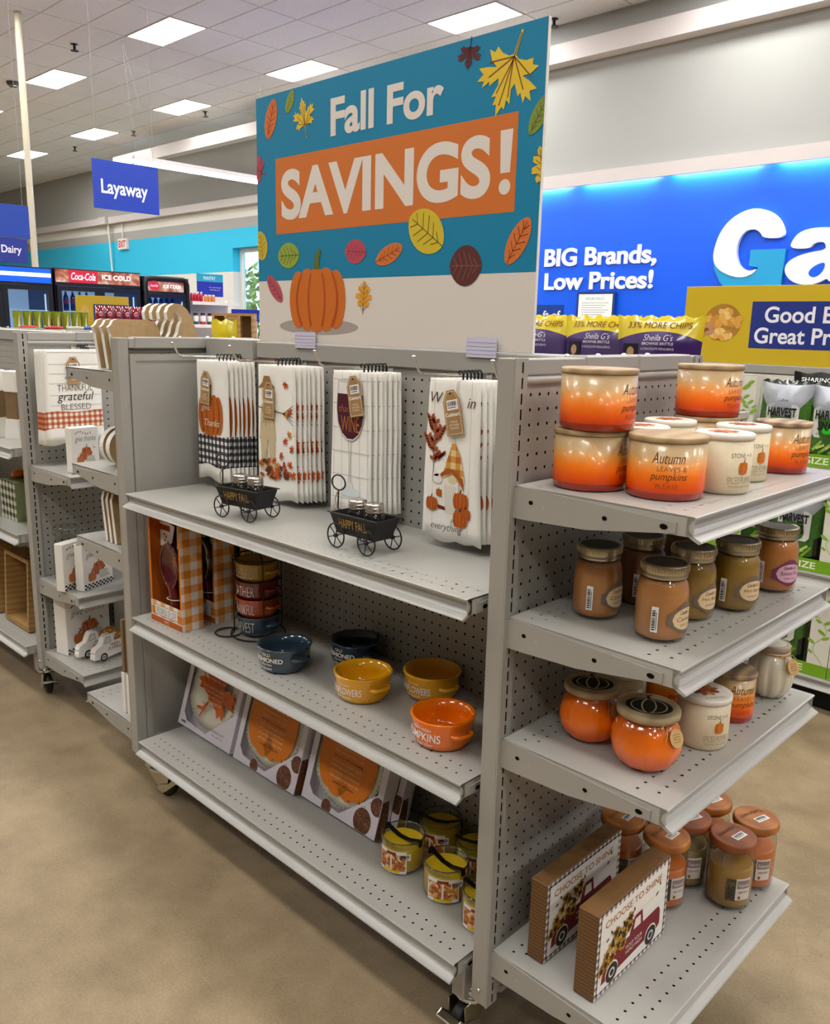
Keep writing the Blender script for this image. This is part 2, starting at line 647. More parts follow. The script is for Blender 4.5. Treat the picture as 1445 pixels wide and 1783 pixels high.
# lights in the ceiling
def light_panel(label, cx, cy, group):
    t = thing('ceiling_light', label, 'ceiling light', (cx, cy, H - 0.004), 0, group)
    MB().box(-0.60, 0.60, -0.285, 0.285, 0.0, 0.012, 'lamp_white').build('diffuser', t)
    f = MB()
    for a in ((-0.63, 0.63, -0.31, -0.285), (-0.63, 0.63, 0.285, 0.31), (-0.63, -0.60, -0.285, 0.285), (0.60, 0.63, -0.285, 0.285)):
        f.box(a[0], a[1], a[2], a[3], -0.002, 0.016, 'trim_white')
    f.build('frame', t)
    return t

NAMED = {(-7.52, 8.5): 'bright ceiling light panel just above the top edge of the fall sign',
         (-11.31, 8.5): 'bright ceiling light panel at the top left corner of the fall sign',
         (-11.31, 6.0): 'large bright ceiling light panel beside the hanging lamp wires',
         (-15.09, 8.5): 'bright ceiling light panel above the right end of the hanging blue sign',
         (-15.09, 6.0): 'bright ceiling light panel touching the white pole at upper left',
         (-18.88, 8.5): 'bright ceiling light panel above the left end of the hanging blue sign',
         (-22.66, 8.5): 'farthest small bright ceiling light panel partly behind the white pole'}
for x in LX:
    for y in LY:
        k = (round(x, 2), y)
        nm = next((v for q, v in NAMED.items() if abs(q[0] - x) < 0.1 and q[1] == y), None)
        if nm:
            light_panel(nm, x, y, 'ceiling light panels')
        else:
            light_panel('white ceiling light panel outside the picture', x, y, 'ceiling light panels out of view')

# right hand wall with the blue panel
wr = MB()
wr.box(-13.5, 8, YW, YW + 0.3, 3.40, H + 0.05, 'grey_wall')
wr.box(-13.5, 8, YW, YW + 0.3, 0.0, 3.40, 'blue_wall')
struct(wr.build('wall_right'))
struct(MB().box(-13.8, -13.5, YW, YB + 0.3, 0, H + 0.05, 'white_wall').build('wall_return'))
# white header beam, runs on past the end of the wall
struct(MB().box(-19.55, 8, YW - 0.22, YW - 0.004, 4.98, 5.22, 'trim_white').build('trim_1'))
# valance over the blue panel with its lamps behind
struct(MB().box(-13.5, 8, YW - 0.16, YW - 0.12, 3.36, 3.53, 'trim_white')
       .box(-13.5, 8, YW - 0.12, YW - 0.003, 3.50, 3.53, 'trim_white').build('trim_2'))
for i in range(8):
    x0 = -8.95 + i * 1.36
    t = MB().tube([(x0, YW - 0.065, 3.42), (x0 + 1.12, YW - 0.065, 3.42)], 0.016, 'strip_white', 8).build('strip_lamp')
    tag(t, 'white strip lamp hidden behind the white trim over the blue wall', 'lamp', 'strip lamps over the blue wall')

# back wall: grey, white, teal band, white, and the window opening
wb = MB()
def wall_piece(x0, x1, z0, z1):
    for a, b, m in ((0, 2.585, 'white_wall'), (2.585, 3.55, 'teal_wall'), (3.55, 3.78, 'grey_wall'),
                    (3.78, 4.02, 'white_wall'), (4.02, H + 0.05, 'grey_wall')):
        lo, hi = max(a, z0), min(b, z1)
        if hi > lo:
            wb.box(x0, x1, YB, YB + 0.35, lo, hi, m)
WX0, WX1, WZ0, WZ1 = -16.72, -14.6, 0.9, 3.12
wall_piece(-32, WX0, 0, H + 0.05)
wall_piece(WX1, -13.5, 0, H + 0.05)
wall_piece(WX0, WX1, WZ1, H + 0.05)
wall_piece(WX0, WX1, 0, WZ0)
struct(wb.build('wall_back'))
struct(MB().box(-32, -13.82, YB - 0.16, YB - 0.003, 4.02, 4.19, 'trim_white').build('trim_3'))
win = MB()
for a in ((WX0 + 0.002, WX0 + 0.09, WZ0 + 0.002, WZ1 - 0.002), (WX1 - 0.09, WX1 - 0.002, WZ0 + 0.002, WZ1 - 0.002),
          (WX0 + 0.09, WX1 - 0.09, WZ0 + 0.002, WZ0 + 0.09), (WX0 + 0.09, WX1 - 0.09, WZ1 - 0.09, WZ1 - 0.002)):
    win.box(a[0], a[1], YB + 0.2, YB + 0.28, a[2], a[3], 'white_paint')
wf = struct(win.build('window_1'))
MB().box(WX0 + 0.09, WX1 - 0.09, YB + 0.235, YB + 0.245, WZ0 + 0.09, WZ1 - 0.09, 'glass_pane').build('pane', wf)
struct(MB().box(-32.3, -32, -8, 11.2, 0, H + 0.05, 'white_wall').build('wall_left'))
struct(MB().box(8, 8.3, -8, 11.2, 0, H + 0.05, 'dark_goods').build('wall_near'))
struct(MB().box(-32, 8, -8.3, -8, 0, H + 0.05, 'dark_goods').build('wall_front'))
# daylight garden tree outside the window
mat('leaf_yellow', '#9aa54a', rough=0.7, vary=0.4, vscale=3)
mat('bark', '#4d3a28', rough=0.9, vary=0.2, vscale=9)
random.seed(5)
t = thing('tree', 'yellow green tree seen through the far window', 'tree', (-20.5, 15.5, 0))
MB().lathe([(0.16, -0.1), (0.13, 1.2), (0.07, 2.4), (0, 2.9)], 10, 'bark').build('trunk', t)
lv = MB()
for i in range(900):
    a, b, q = random.random() * 2 * pi, random.uniform(-1, 1), random.random() ** 0.4
    c = Vector((1.9 * q * cos(a) * (1 - b * b) ** .5, 1.9 * q * sin(a) * (1 - b * b) ** .5, 2.1 + 1.6 * q * b))
    e1 = Vector((random.uniform(-1, 1), random.uniform(-1, 1), random.uniform(-1, 1))).normalized() * 0.16
    e2 = e1.cross(Vector((random.uniform(-1, 1), random.uniform(-1, 1), 0.3))).normalized() * 0.09
    lv.add([c - e1, c + e2, c + e1, c - e2], [(0, 1, 2, 3)], 'leaf_yellow')
o = lv.build('foliage', t)
struct(MB().box(-40, 8, 11.3, 40, -0.3, -0.12, mat('grass_ground', '#5d6b35', rough=0.9, vary=0.2)).build('ground_outside'))

# ------------------------------------------------------------------ gondola shelving
def perf(mb, fn, U, strips, pitch, r, m, kind='o', rim=0.003, dark='hole'):
    """perforated sheet in (u,v); strips = (v0, v1, offset of first hole or None)"""
    for v0, v1, off in strips:
        if off is None:
            mb.quad([(0, v0, 0), (U, v0, 0), (U, v1, 0), (0, v1, 0)], m, fn)
            continue
        n = int((U - off - pitch / 2) / pitch + 1.0001)
        a = off - pitch / 2
        if a > 1e-6:
            mb.quad([(0, v0, 0), (a, v0, 0), (a, v1, 0), (0, v1, 0)], m, fn)
        e = a + n * pitch
        if e < U - 1e-6:
            mb.quad([(e, v0, 0), (U, v0, 0), (U, v1, 0), (e, v1, 0)], m, fn)
        hv, vc = (v1 - v0) / 2, (v0 + v1) / 2
        vs, f1, f2 = [], [], []
        for k in range(n):
            uc = off + k * pitch
            b = len(vs)
            if kind == 'o':
                h = pitch / 2
                outer = [(h, 0), (h, hv), (0, hv), (-h, hv), (-h, 0), (-h, -hv), (0, -hv), (h, -hv)]
                inner = [(r * cos(i * pi / 4), r * sin(i * pi / 4)) for i in range(8)]
            else:
                h = pitch / 2
                outer = [(h, hv), (-h, hv), (-h, -hv), (h, -hv)]
                inner = [(r[0], r[1]), (-r[0], r[1]), (-r[0], -r[1]), (r[0], -r[1])]
            q = len(outer)
            vs += [(uc + x, vc + y, 0) for x, y in outer] + [(uc + x, vc + y, 0) for x, y in inner]
            vs += [(uc + x * 1.25, vc + y * 1.25, -0.0012) for x, y in inner]
            for i in range(q):
                j = (i + 1) % q
                f1.append((b + i, b + j, b + q + j, b + q + i))
            f2.append(tuple(b + 2 * q + i for i in range(q)))
        base = len(mb.v)
        mb.v += [tuple(fn(*p)) for p in vs]
        for fs, mm in ((f1, m), (f2, dark)):
            k = mb.mi(mm)
            for q_ in fs:
                mb.f.append(tuple(i + base for i in q_)); mb.m.append(k); mb.s.append(False)
    V0, V1 = strips[0][0], strips[-1][1]
    for p, q in (((0, V0), (U, V0)), ((U, V0), (U, V1)), ((U, V1), (0, V1)), ((0, V1), (0, V0))):
        mb.quad([(p[0], p[1], 0), (p[0], p[1], -rim), (q[0], q[1], -rim), (q[0], q[1], 0)], m, fn)
    return mb

IN = 0.0254
MESH = {}

def cached(key, make):
    """make() returns an MB; the mesh is shared between alike parts"""
    if key not in MESH:
        o = make().build(key[0])
        MESH[key] = o.data
        bpy.data.objects.remove(o)
    return MESH[key]

EW = 0.65          # end cap width
ZT, ZB = 1.347, 0.125

def mk_post():
    mb = MB()
    mb.box(-0.038, -0.0025, 0, 0.032, ZB, ZT, 'paint', ch=0.0015)
    perf(mb, plane((0, 0.032, ZB), (0, 0, 1), (0, -1, 0)), ZT - ZB,
         [(0, 0.010, None), (0.010, 0.018, 0.0135), (0.018, 0.032, None)], IN, (0.0088, 0.0021), 'paint', 'r')
    mb.lathe([(0.0045, 0), (0.0045, 0.002), (0.003, 0.004), (0, 0.0045)], 8, 'chrome', fn=plane((-0.019, 0.0, ZB + 0.03), (1, 0, 0), (0, 0, 1)))
    return mb

def mk_endpanel():
    mb = MB()
    mb.box(-0.034, -0.0155, 0.033, EW - 0.033, ZB + 0.03, 1.303, 'paint')
    W = EW - 0.066
    ht = 1.303 - ZB - 0.03
    strips, v = [], 0.0
    # rows run along Y, first row just below the rail
    rows = int((ht - 0.006) / IN)
    top = ht - 0.004 - rows * IN
    strips.append((0, top, None))
    for k in range(rows):
        strips.append((top + k * IN, top + (k + 1) * IN, 0.0265))
    strips.append((top + rows * IN, ht, None))
    perf(mb, plane((-0.0125, 0.033, ZB + 0.03), (0, 1, 0), (0, 0, 1)), W, strips, IN, 0.0031, 'paint')
    return mb

def mk_endback():
    # solid inner face with its folded frame
    mb = MB()
    mb.box(-0.0400, -0.0345, 0.033, EW - 0.033, ZB + 0.03, 1.303, 'paint')
    for a in ((0.033, 0.05, ZB + 0.03, 1.303), (EW - 0.05, EW - 0.033, ZB + 0.03, 1.303),
              (0.05, EW - 0.05, 1.285, 1.303), (0.05, EW - 0.05, ZB + 0.03, ZB + 0.05)):
        mb.box(-0.0425, -0.040, a[0], a[1], a[2], a[3], 'paint')
    return mb

def mk_endrail():
    mb = MB()
    mb.box(-0.036, -0.004, 0.034, EW - 0.034, 1.319, ZT - 0.001, 'paint', ch=0.002)
    mb.tube([(-0.010, 0.034, 1.311), (-0.010, EW - 0.034, 1.311)], 0.0075, 'channel', 10)
    for a, b in ((0.205, 0.385), (0.389, 0.60)):
        mb.box(-0.038, -0.0015, a, b, 1.318, ZT + 0.0025, 'paint', ch=0.003)
    for y in (0.17, 0.27, 0.36, 0.45):
        mb.lathe([(0.006, 0), (0.006, 0.0015), (0.003, 0.004), (0, 0.0045)], 8, 'chrome', fn=lambda x, y_, z, y=y: (x - 0.02, y_ + y, z + ZT + 0.0015))
    return mb

def lip_profile():
    return [(0.0, 0.0), (0.003, -0.001), (0.0025, -0.004), (-0.004, -0.008), (-0.0075, -0.014), (-0.0065, -0.021), (-0.001, -0.027), (0.006, -0.031),
            (0.012, -0.0335), (0.0135, -0.036), (0.010, -0.0385), (0.0, -0.034), (-0.011, -0.028), (-0.011, -0.003)]

def mk_shelf(U, D, rows, name):
    """sheet U wide along u(+Y), D deep along +X, top at z=0; bracket ends folded down"""
    def make():
        mb = MB()
        strips, v = [], 0.0
        for r, off in rows:
            if r - 0.008 > v:
                strips.append((v, r - 0.008, None))
            strips.append((r - 0.008, r + 0.008, off))
            v = r + 0.008
        strips.append((v, D, None))
        perf(mb, lambda u, vv, w: (vv, u, w), U, strips, IN, 0.0029, 'paint_shelf')
        mb.box(0.002, D - 0.001, 0.0015, U - 0.0015, -0.0034, -0.0022, 'paint_shelf')
        mb.box(0.004, D - 0.006, 0.03, U - 0.03, -0.022, -0.019, 'paint_shelf')
        # end flanges
        side = [(0.0, -0.001), (D, -0.001), (D, -0.030), (D - 0.05, -0.032), (0.15, -0.036), (0.02, -0.038), (0.0, -0.04)]
        for y in (0.0, U - 0.002):
            mb.prism(side, -y, -y - 0.002, 'paint_shelf', fn=plane((0, 0, 0), (1, 0, 0), (0, 0, 1)))
        return mb
    return cached((name, U, D), make)

def mk_channel(U, name):
    def make():
        mb = MB()
        mb.prism(lip_profile(), 0.0, -U, 'channel', fn=plane((0, 0, 0), (1, 0, 0), (0, 0, 1)))
        return mb
    return cached((name, U), make)

def mk_bracket(D):
    def make():
        mb = MB()
        pr = [(-0.002, -0.004), (0.012, 0.0), (D * 0.92, -0.012), (D * 0.92, -0.028), (D * 0.45, -0.050), (0.02, -0.055), (-0.002, -0.055)]
        mb.prism(pr, 0.0, 0.0022, 'paint', fn=plane((0, 0, 0), (1, 0, 0), (0, 0, 1)))
        for x, z, rr in ((0.035, -0.024, 0.0045), (D * 0.55, -0.026, 0.0045), (D * 0.86, -0.021, 0.0065)):
            mb.poly(ell(x, z, rr, rr * (0.8 if rr < .006 else 0.65), 12), 'hole', 0.0028, fn=plane((0, 0, 0), (1, 0, 0), (0, 0, 1)))
        mb.poly(ell(0.06, -0.028, 0.003, 0.0022, 8), 'paint_shelf', 0.0026, fn=plane((0, 0, 0), (1, 0, 0), (0, 0, 1)))
        return mb
    return cached(('bracket', D), make)

def mk_bracket_m(D):
    """mirror image, for the other end of the shelf"""
    def make():
        src = mk_bracket(D)
        mb = MB()
        mb.mats = [m for m in src.materials]
        mb.v = [(v.co.x, -v.co.y, v.co.z) for v in src.vertices]
        mb.f = [tuple(p.vertices)[::-1] for p in src.polygons]
        mb.m = [p.material_index for p in src.polygons]
        mb.s = [False] * len(mb.f)
        return mb
    return cached(('bracket_mirror', D), make)

ROWS_END = [(0.03, 0.025), (0.05, 0.0377), (0.252, 0.025), (0.283, 0.0377)]
ROWS_LONG = [(0.03, 0.03), (0.05, 0.0427), (0.260, 0.03), (0.286, 0.0427)]

def shelf(root, kind, loc, rz):
    """shelf with price channel and two brackets; local +X is outward"""
    if kind == 'end':
        U, D, rows = 0.609, 0.316, ROWS_END
    else:
        U, D, rows = 1.22, 0.312, ROWS_LONG
    s = link_mesh('shelf', mk_shelf(U, D, rows, kind + '_shelf'), root, (loc[0], loc[1], loc[2] - 0.0009))
    s.rotation_euler = (0, 0, rz)
    link_mesh('price_channel', mk_channel(U, kind + '_channel'), s, (D, 0, 0))
    link_mesh('bracket', mk_bracket(D), s, (0, -0.0005, 0))
    link_mesh('bracket', mk_bracket_m(D), s, (0, U + 0.0005, 0))
    return s

def mk_spine():
    mb = MB()
    X0, X1 = -1.338, -0.044
    Ys = 0.284
    mb.box(X0, X1, Ys + 0.0035, EW - Ys - 0.0035, ZB + 0.05, 1.300, 'paint')
    U = X1 - X0
    ht = 1.300 - ZB - 0.05
    rows = int((ht - 0.012) / IN)
    top = ht - 0.010 - rows * IN
    strips = [(0, top, None)] + [(top + k * IN, top + (k + 1) * IN, 0.02) for k in range(rows)] + [(top + rows * IN, ht, None)]
    perf(mb, plane((X0, Ys, ZB + 0.05), (1, 0, 0), (0, 0, 1)), U, strips, IN, 0.0031, 'paint')
    return mb

def mk_spinerail():
    mb = MB()
    mb.box(-1.10, -0.044, 0.276, EW - 0.276, 1.301, ZT - 0.002, 'paint', ch=0.003)
    mb.box(-1.338, -1.105, 0.2685, EW - 0.2685, 1.296, ZT + 0.002, 'paint', ch=0.002)
    mb.prism([(0.0, 0.0), (0.233, 0.0), (0.233, -0.028), (0.20, -0.03), (0.0, -0.012)], 0.0, 0.003, 'paint',
             fn=plane((-1.338, 0.2705, 1.296), (1, 0, 0), (0, 0, 1)))
    return mb

def mk_leg():
    mb = MB()
    mb.box(-0.016, 0.016, 0.005, EW - 0.005, 0.0, 0.075, 'paint', ch=0.003)
    for y in (0.05, EW - 0.05):
        mb.poly(ell(0, y, 0.007, 0.007, 14), 'hole', 0.0757)
    return mb

def make_caster():
    def wheel():
        return MB().lathe([(0, -0.016), (0.016, -0.016), (0.017, -0.013), (0.028, -0.013), (0.036, -0.010), (0.038, -0.004),
                           (0.038, 0.004), (0.036, 0.010), (0.028, 0.013), (0.017, 0.013), (0.016, 0.016), (0, 0.016)], 24, 'black_rubber',
                          fn=plane((0, -0.02, 0.038), (0, 1, 0), (0, 0, 1)))
    def fork():
        mb = MB()
        mb.lathe([(0.012, 0.118), (0.026, 0.116), (0.032, 0.110), (0.032, 0.103), (0.027, 0.100), (0.034, 0.097), (0.037, 0.090),
                  (0.036, 0.084), (0.030, 0.080), (0, 0.080)], 24, 'chrome')
        mb.lathe([(0.012, 0.118), (0.012, 0.128)], 12, 'chrome')
        for s in (-1, 1):
            pr = [(0.026, 0.086), (-0.045, 0.086), (-0.042, 0.050), (-0.030, 0.024), (-0.012, 0.024), (0.006, 0.045), (0.030, 0.078)]
            mb.prism([(a, b) for a, b in pr], s * 0.0215 - 0.0015, s * 0.0215 + 0.0015, 'zinc', fn=plane((0, 0, 0), (0, 1, 0), (0, 0, 1)))
        mb.tube([(-0.026, -0.02, 0.038), (0.026, -0.02, 0.038)], 0.006, 'chrome', 8)
        return mb
    def pedal():
        mb = MB()
        pr = [(-0.075, 0.060), (-0.060, 0.068), (-0.045, 0.052), (-0.020, 0.046), (-0.002, 0.036), (-0.004, 0.026), (-0.022, 0.018), (-0.038, 0.028), (-0.056, 0.044)]
        for s in (-1, 1):
            mb.prism(pr, s * 0.0255 - 0.0012, s * 0.0255 + 0.0012, 'zinc', fn=plane((0, 0, 0), (0, 1, 0), (0, 0, 1)))
        mb.box(-0.026, 0.026, -0.078, -0.058, 0.058, 0.064, 'zinc', ch=0.002)
        return mb
    return cached(('wheel',), wheel), cached(('fork',), fork), cached(('brake_pedal',), pedal)

def mk_hook():
    p = [(0, 0.0, 0.0), (0, -0.012, 0.002), (0, -0.10, 0.002), (0, -0.20, 0.004), (0, -0.212, 0.012), (0, -0.222, 0.032), (0, -0.226, 0.038)]
    mb = MB().tube(p, 0.0026, 'chrome', 8)
    mb.lathe([(0, -0.004), (0.004, -0.002), (0.0045, 0), (0.004, 0.002), (0, 0.004)], 10, 'chrome', fn=lambda x, y, z: (x, y - 0.226, z + 0.038))
    mb.box(-0.008, 0.008, -0.002, 0.0015, -0.012, 0.012, 'chrome')
    return mb

def gondola(label, origin, near=(), far=(), front=(), rear=(), hooks=(), end_hooks=(), casters=((0, -0.077, 0.05, 0.0), (0, -1.30, 0.05, 1.9)), group='shelving units'):
    g = thing('gondola_shelving', label, 'shelving', origin, 0, group)
    post = cached(('post',), mk_post)
    # end cap at the near end (+X) and the far end (turned round)
    for side in (0, 1):
        if side == 0:
            M = lambda x, y, z: (x, y, z)
            rz = 0.0
        else:
            rz = pi
            M = lambda x, y, z: (-1.382 - x, EW - y, z)
        for y0 in (0.0, EW - 0.032):
            o = link_mesh('upright', post, g, M(0, y0, 0)); o.rotation_euler = (0, 0, rz)
        for nm, fn in (('pegboard', mk_endpanel), ('back_panel', mk_endback), ('top_rail', mk_endrail)):
            o = link_mesh(nm, cached((nm,), fn), g, M(0, 0, 0)); o.rotation_euler = (0, 0, rz)
        o = link_mesh('base_rail', cached(('base_rail',), lambda: MB().box(-0.034, -0.008, 0.034, EW - 0.034, ZB, ZB + 0.034, 'paint', ch=0.004)
                                          .box(-0.02, -0.004, 0.05, EW - 0.05, ZB + 0.002, ZB + 0.016, 'paint')), g, M(0, 0, 0))
        o.rotation_euler = (0, 0, rz)
    for z in near:
        shelf(g, 'end', (0.001, 0.012, z), 0.0)
    for z in far:
        shelf(g, 'end', (-1.383, EW - 0.029, z), pi)
    # spine and long shelves
    link_mesh('spine_pegboard', cached(('spine_pegboard',), mk_spine), g)
    link_mesh('spine_rail', cached(('spine_rail',), mk_spinerail), g)
    for z in front:
        shelf(g, 'long', (-1.278, 0.283, z), -pi / 2)
    for z in rear:
        shelf(g, 'long', (-0.058, EW - 0.283, z), pi / 2)
    for x in (-0.077, -1.30):
        link_mesh('base_leg', cached(('base_leg',), mk_leg), g, (x, 0, 0.098))
    w, fk, pd = make_caster()
    for (_, x, y, rz) in casters:
        for yy in (y, EW - y):
            c = link_mesh('caster', fk, g, (x, yy, 0.0)); c.rotation_euler = (0, 0, rz)
            link_mesh('wheel', w, c); link_mesh('brake_pedal', pd, c)
    for x in hooks:
        link_mesh('peg_hook', cached(('peg_hook',), mk_hook), g, (x, 0.283, 1.300))
    for y in end_hooks:
        o = link_mesh('peg_hook', cached(('peg_hook',), mk_hook), g, (-0.011, y, 1.3002)); o.rotation_euler = (0, 0, pi / 2)
    return g

ZL = (0.9365, 0.5844, 0.206)                  # long shelves of the main unit
ZE = (1.141, 0.9105, 0.684, 0.2495)           # its near end shelves
HOOKX = (-1.157, -0.895, -0.578, -0.285, -0.095)
gondola('grey pegboard shelving unit on casters holding the towels, bowls and candles', (0, 0, 0),
        near=ZE, far=(1.255, 0.962, 0.735, 0.205), front=ZL, rear=(0.95, 0.55), hooks=HOOKX)
XL, YL = -2.165, 0.055                        # second unit, to the left
ZLE = (0.89, 0.478, 0.198)
ZLL = (0.945, 0.632, 0.206)
gondola('grey pegboard shelving unit at the left edge with a wooden frame on its bottom shelf', (XL, YL, 0),
        near=ZLE, far=(0.9,), front=ZLL, rear=(0.6,), end_hooks=(0.195,), casters=((0, -0.09, 0.05, 1.3), (0, -1.30, 0.05, 1.9)))

# ------------------------------------------------------------------ print shapes
def clip_u(pts, lo, hi):
    def cut(p, inside, x):
        out = []
        for i in range(len(p)):
            a, b = p[i - 1], p[i]
            ia, ib = inside(a), inside(b)
            if ia != ib:
                t = (x - a[0]) / (b[0] - a[0])
                out.append((x, a[1] + t * (b[1] - a[1])))
            if ib:
                out.append(b)
        return out
    p = cut(pts, lambda q: q[0] >= lo, lo)
    return cut(p, lambda q: q[0] <= hi, hi) if p else p

def mirror(half):
    return half + [(-x, y) for x, y in half[::-1] if abs(x) > 1e-9]

MAPLE = mirror([(0, .55), (.05, .42), (.10, .44), (.09, .33), (.16, .36), (.11, .20), (.14, .13), (.25, .25), (.27, .20), (.36, .30), (.36, .22), (.47, .25),
                (.40, .15), (.50, .10), (.36, .05), (.22, .02), (.33, -.03), (.42, -.14), (.32, -.13), (.30, -.20), (.20, -.15), (.08, -.14), (.02, -.17), (.015, -.45)])
OAK = mirror([(0, .5), (.07, .42), (.06, .30), (.19, .33), (.22, .22), (.10, .12), (.27, .10), (.29, -.03), (.11, -.07), (.21, -.14),
              (.19, -.25), (.04, -.24), (.015, -.28), (.012, -.5)])
OVAL = [(0.5 * sin(pi * i / 12) ** 1.2 * (1 if i < 12 else -1), 0.5 * cos(pi * i / 12)) for i in range(12)] + \
       [(-0.5 * sin(pi * i / 12) ** 1.2, 0.5 * cos(pi * i / 12)) for i in range(12, 0, -1)]

def leaf(mb, fn, kind, cx, cy, L, rot, col, vein, sx=1.0, w=0.0005, lo=-9, hi=9, veins=5):
    base = {'maple': MAPLE, 'oak': OAK, 'oval': OVAL}[kind]
    if kind == 'oval':
        sx *= 0.55
    p = clip_u(xf(base, cx, cy, L, rot, sx), lo, hi)
    if len(p) < 3:
        return
    mb.poly(p, ink(col), w, fn)
    segs = [[(0, -.5 if kind == 'oval' else -.42), (0, .42)]]
    if kind == 'maple':
        segs += [[(0, -.15), (s * .30, .16)] for s in (-1, 1)] + [[(0, -.15), (s * .36, .0)] for s in (-1, 1)] + [[(0, -.12), (s * .1, .3)] for s in (-1, 1)]
    else:
        for k in range(veins):
            y = -.32 + .62 * k / max(1, veins - 1)
            hw = 0.42 * sin(pi * (0.5 - y)) ** 1.1 if kind == 'oval' else .16
            segs += [[(0, y - .05), (s * hw * .85, y + .09)] for s in (-1, 1)]
    for sg in segs:
        q = clip_u(stroke(xf(sg, cx, cy, L, rot, sx), L * 0.016), lo, hi)
        if len(q) >= 3:
            mb.poly(q, ink(vein), w + 0.0003, fn)

def pumpkin(mb, fn, cx, cy, W, Hh, col='#d9741f', rib='#a9481a', stem='#5b6a2a', w=0.0005, stemh=0.28):
    for k, o in enumerate((-.34, .34, -.17, .17, 0)):
        mb.poly(ell(cx + o * W, cy, W * (.17 if k < 2 else .20 if k < 4 else .19), Hh * (.44 if k < 2 else .48 if k < 4 else .5), 20), ink(col), w + k * 0.00012, fn)
    for o, b in ((-.27, -.10), (.27, .10), (-.10, -.05), (.10, .05)):
        pts = [(cx + (o + b * (1 - (2 * t - 1) ** 2)) * W, cy + (t - .5) * Hh * .80) for t in [i / 8 for i in range(9)]]
        mb.poly(stroke(pts, W * .035, W * .02), ink(rib), w + 0.0008, fn)
    pts = [(cx, cy + Hh * .46), (cx + W * .01, cy + Hh * (.5 + stemh * .5)), (cx + W * .06, cy + Hh * (.5 + stemh))]
    mb.poly(stroke(pts, W * .11, W * .05), ink(stem), w + 0.0009, fn)

def barcode(mb, fn, cx, cy, W, Hh, w=0.0006, back=True, seed=1):
    rnd = random.Random(seed)
    if back:
        mb.poly([(cx - W / 2, cy - Hh / 2), (cx + W / 2, cy - Hh / 2), (cx + W / 2, cy + Hh / 2), (cx - W / 2, cy + Hh / 2)], 'paper', w, fn)
    x = cx - W * .42
    while x < cx + W * .38:
        b = W * rnd.choice((.02, .03, .05))
        mb.poly([(x, cy - Hh * .1), (x + b, cy - Hh * .1), (x + b, cy + Hh * .36), (x, cy + Hh * .36)], ink('#222222'), w + 0.0003, fn)
        x += b + W * rnd.choice((.025, .04))
    mb.poly([(cx - W * .4, cy - Hh * .3), (cx + W * .3, cy - Hh * .3), (cx + W * .3, cy - Hh * .22), (cx - W * .4, cy - Hh * .22)], ink('#555555'), w + 0.0003, fn)

def rect(x0, x1, y0, y1):
    return [(x0, y0), (x1, y0), (x1, y1), (x0, y1)]

def face(x, y):
    """angle from a spot towards the photographer"""
    return math.atan2(-1.0942 - y, 0.8392 - x)

def noise_print(name, cols, scale, rough=0.5):
    m = bpy.data.materials.new(name)
    m.use_nodes = True
    nt = m.node_tree
    b = nt.nodes['Principled BSDF']
    tc = nt.nodes.new('ShaderNodeTexCoord')
    n = nt.nodes.new('ShaderNodeTexNoise')
    n.inputs['Scale'].default_value = scale
    n.inputs['Detail'].default_value = 5
    n.inputs['Distortion'].default_value = 1.2
    nt.links.new(tc.outputs['Object'], n.inputs['Vector'])
    r = nt.nodes.new('ShaderNodeValToRGB')
    e = r.color_ramp.elements
    while len(e) < len(cols):
        e.new(0.5)
    for i, (el, c) in enumerate(zip(e, cols)):
        el.position = 0.3 + 0.4 * i / max(1, len(cols) - 1)
        el.color = rgb(c)
    nt.links.new(n.outputs['Fac'], r.inputs[0])
    nt.links.new(r.outputs[0], b.inputs['Base Color'])
    b.inputs['Roughness'].default_value = rough
    MATS[name] = m
    return m

noise_print('pastry_print', ['#5a2a12', '#a8521c', '#d99a4a', '#f0e2c4'], 70)
noise_print('cookie_print', ['#2a140a', '#5a3018', '#8a5a34'], 110)
noise_print('snack_print', ['#2c5a16', '#5c8f2a', '#a3b552'], 40)

# ------------------------------------------------------------------ big fall sign
t = thing('promotional_sign', 'big teal and orange fall savings sign board on top of the shelving', 'sign', (-1.087, 0.284, 1.3462))
MB().box(0, 0.910, -0.004, 0.004, 0, 0.606, 'white_paint', ch=0.001).build('board', t)
fn = plane((0, -0.0042, 0), (1, 0, 0), (0, 0, 1))
mb = MB()
TEAL, ORG, WHT = '#0a7ca4', '#cb6f2a', '#dcd4cc'
mb.poly(rect(0.001, 0.909, 0.001, 0.606), ink('#d9d1c9'), 0.0002, fn)
mb.poly(rect(0.001, 0.909, 0.156, 0.6055), ink(TEAL), 0.0004, fn)
mb.poly(rect(0.081, 0.850, 0.271, 0.453), ink(ORG), 0.0007, fn)
mb.text('Fall', 0.296, 0.4775, 0.083, 0.148, ink(WHT), fn, 0.001, bold=0.03, align='L', res=12)
mb.text('For', 0.486, 0.4775, 0.080, 0.168, ink(WHT), fn, 0.001, bold=0.03, align='L', res=12)
mb.text('SAVINGS', 0.104, 0.303, 0.120, 0.682, ink(WHT), fn, 0.001, bold=0.035, align='L', res=12)
mb.poly([(0.811, 0.345), (0.835, 0.345), (0.839, 0.424), (0.808, 0.424)], ink(WHT), 0.001, fn)
mb.poly(ell(0.823, 0.319, 0.0145, 0.0145), ink(WHT), 0.001, fn)
mb.poly(ell(0.244, 0.042, 0.154, 0.020, 32), ink('#a49a93'), 0.0005, fn)
pumpkin(mb, fn, 0.243, 0.107, 0.213, 0.160, '#c8691c', '#ac441a', '#5a6b22', 0.0008, .25)
